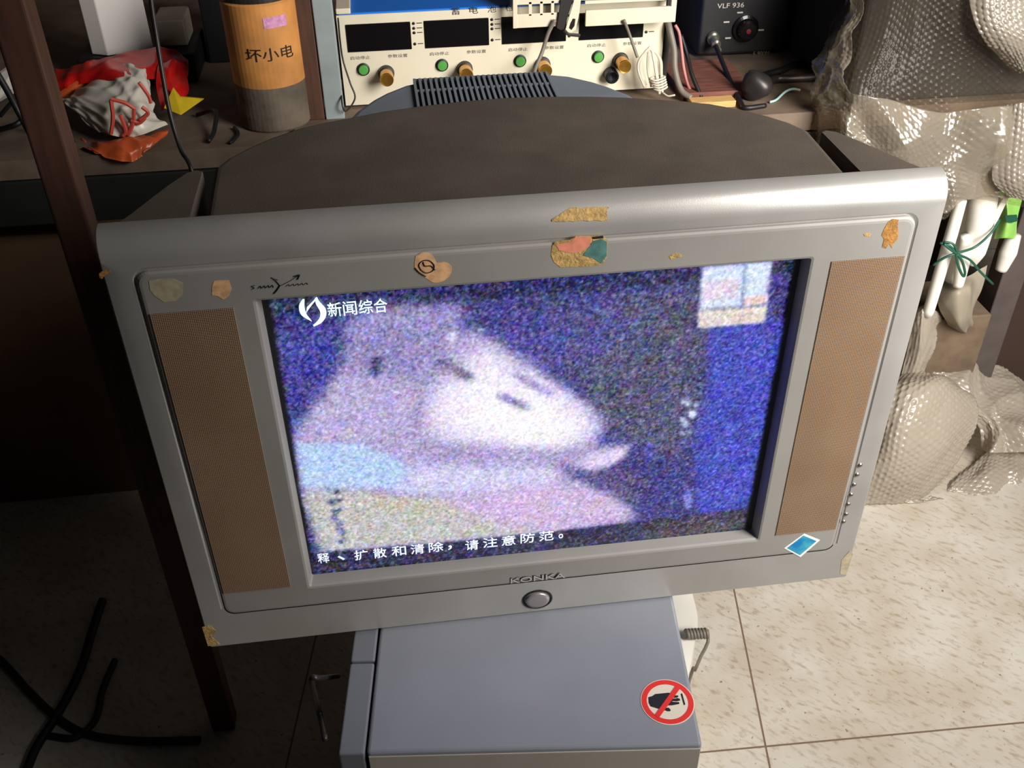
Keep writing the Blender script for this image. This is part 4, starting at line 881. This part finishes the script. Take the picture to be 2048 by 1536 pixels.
# white tubes tied with green wire
tb = thing('tube_bundle', 'white plastic tubes tied with green wire below the bubble wrap flap', 'tubes', at(1925, 560, y=.8))
for pts, r in (([A_(1922, 400, .78), A_(1905, 460, .78), A_(1880, 545, .78), A_(1855, 630, .78)], [.011, .012, .012, .011]), ([A_(1945, 395, .83), A_(1926, 470, .83), A_(1905, 560, .83)], [.015, .017, .016]), ([A_(1972, 340, .80), A_(1966, 400, .80), A_(1958, 460, .80), A_(1950, 505, .80), A_(1946, 530, .80)], [.018, .027, .026, .020, .006]), ([A_(1934, 470, .79), A_(1924, 530, .79), A_(1916, 572, .79)], [.012, .014, .010]), ([A_(2028, 470, .86), A_(2016, 505, .86), A_(2002, 540, .86)], [.014, .018, .012])):
    obj('tube', tube(B(), pts, r, 16, 8), M['whiteplastic'], tb, smooth=True)
wr = B()
for pts in ([A_(1866, 530, .76), A_(1890, 515, .752), A_(1915, 506, .75), A_(1950, 494, .758), A_(1980, 468, .762), A_(2000, 440, .78)], [A_(1880, 486, .76), A_(1900, 492, .752), A_(1915, 508, .75), A_(1940, 520, .762), A_(1962, 545, .765), A_(1986, 568, .78)], [A_(1912, 506, .75), A_(1916, 530, .748), A_(1926, 552, .748), A_(1930, 545, .748), A_(1924, 522, .748), A_(1914, 508, .75)], [A_(1888, 484, .756), A_(1906, 488, .75), A_(1914, 506, .748), A_(1902, 500, .748), A_(1888, 488, .752)]):
    tube(wr, pts, .0026, 6, 6)
obj('tie_wire', wr, M['cablegreen'], tb, smooth=True, label='dark green tie wire')
gf = obj('green_film', sheet([[A_(1998, 360, .87), A_(2020, 380, .86), A_(2045, 395, .87)], [A_(2000, 420, .85), A_(2018, 430, .83), A_(2036, 440, .85)], [A_(1988, 478, .85), A_(2012, 476, .83), A_(2032, 478, .85)]], 24, 20, .003, 30, 8), M['greenplastic'], smooth=True)
obj('green_print', prism(B(), [at(u, v, y=.826) for u, v in [(2010, 432), (2034, 430), (2036, 442), (2022, 446), (2012, 444)]], (0, .002, 0)), M['cablegreen'], gf)
tag(gf, 'green printed plastic film hanging behind the white tubes', 'film')
tag(obj('white_strip', prism(B(), [A_(2014, 385, .79), A_(2018, 395, .79), A_(1996, 440, .79), A_(1980, 465, .79), A_(1978, 450, .79), A_(1996, 415, .79)], (0, .003, 0)), M['whiteplastic']), 'narrow white strip crossing the green film', 'strip')
tag(obj('plastic_sack', sheet([[A_(1880, 560, .84), A_(1920, 560, .82), A_(1975, 530, .86)], [A_(1878, 600, .82), A_(1920, 590, .78), A_(1968, 585, .82)], [A_(1890, 640, .82), A_(1920, 650, .79), A_(1945, 632, .82)], [A_(1900, 670, .86), A_(1925, 670, .85), A_(1950, 660, .87)]], 40, 40, .006, 25, 14), M['greyfilm'], smooth=True), 'dull grey plastic sack under the tied white tubes', 'sack')
tag(obj('dusty_carton', box(B(), .90, 1.12, .835, .99, FLOOR, -.475), mat('dusty_carton_board', s(112, 94, 74), .9, var=.3, vscale=20), bevel=.004), 'dusty brown carton under the grey sack, hemmed in by bubble wrap', 'carton')
# repeats share a group
for base, grp in (('floor_cable', 'black cables on the dark floor'), ('power_cord', 'cords at the right end of the test instrument'), ('black_cable', 'black cables lying on the workbench'), ('test_lead', 'grey leads hanging over the test instrument'), ('hanging_cord', 'cords hanging beside the television'), ('bubble_wrap', 'sheets of bubble wrap')):
    for o in bpy.data.objects:
        if o.parent is None and o.name.split('.')[0] == base: o['group'] = grp
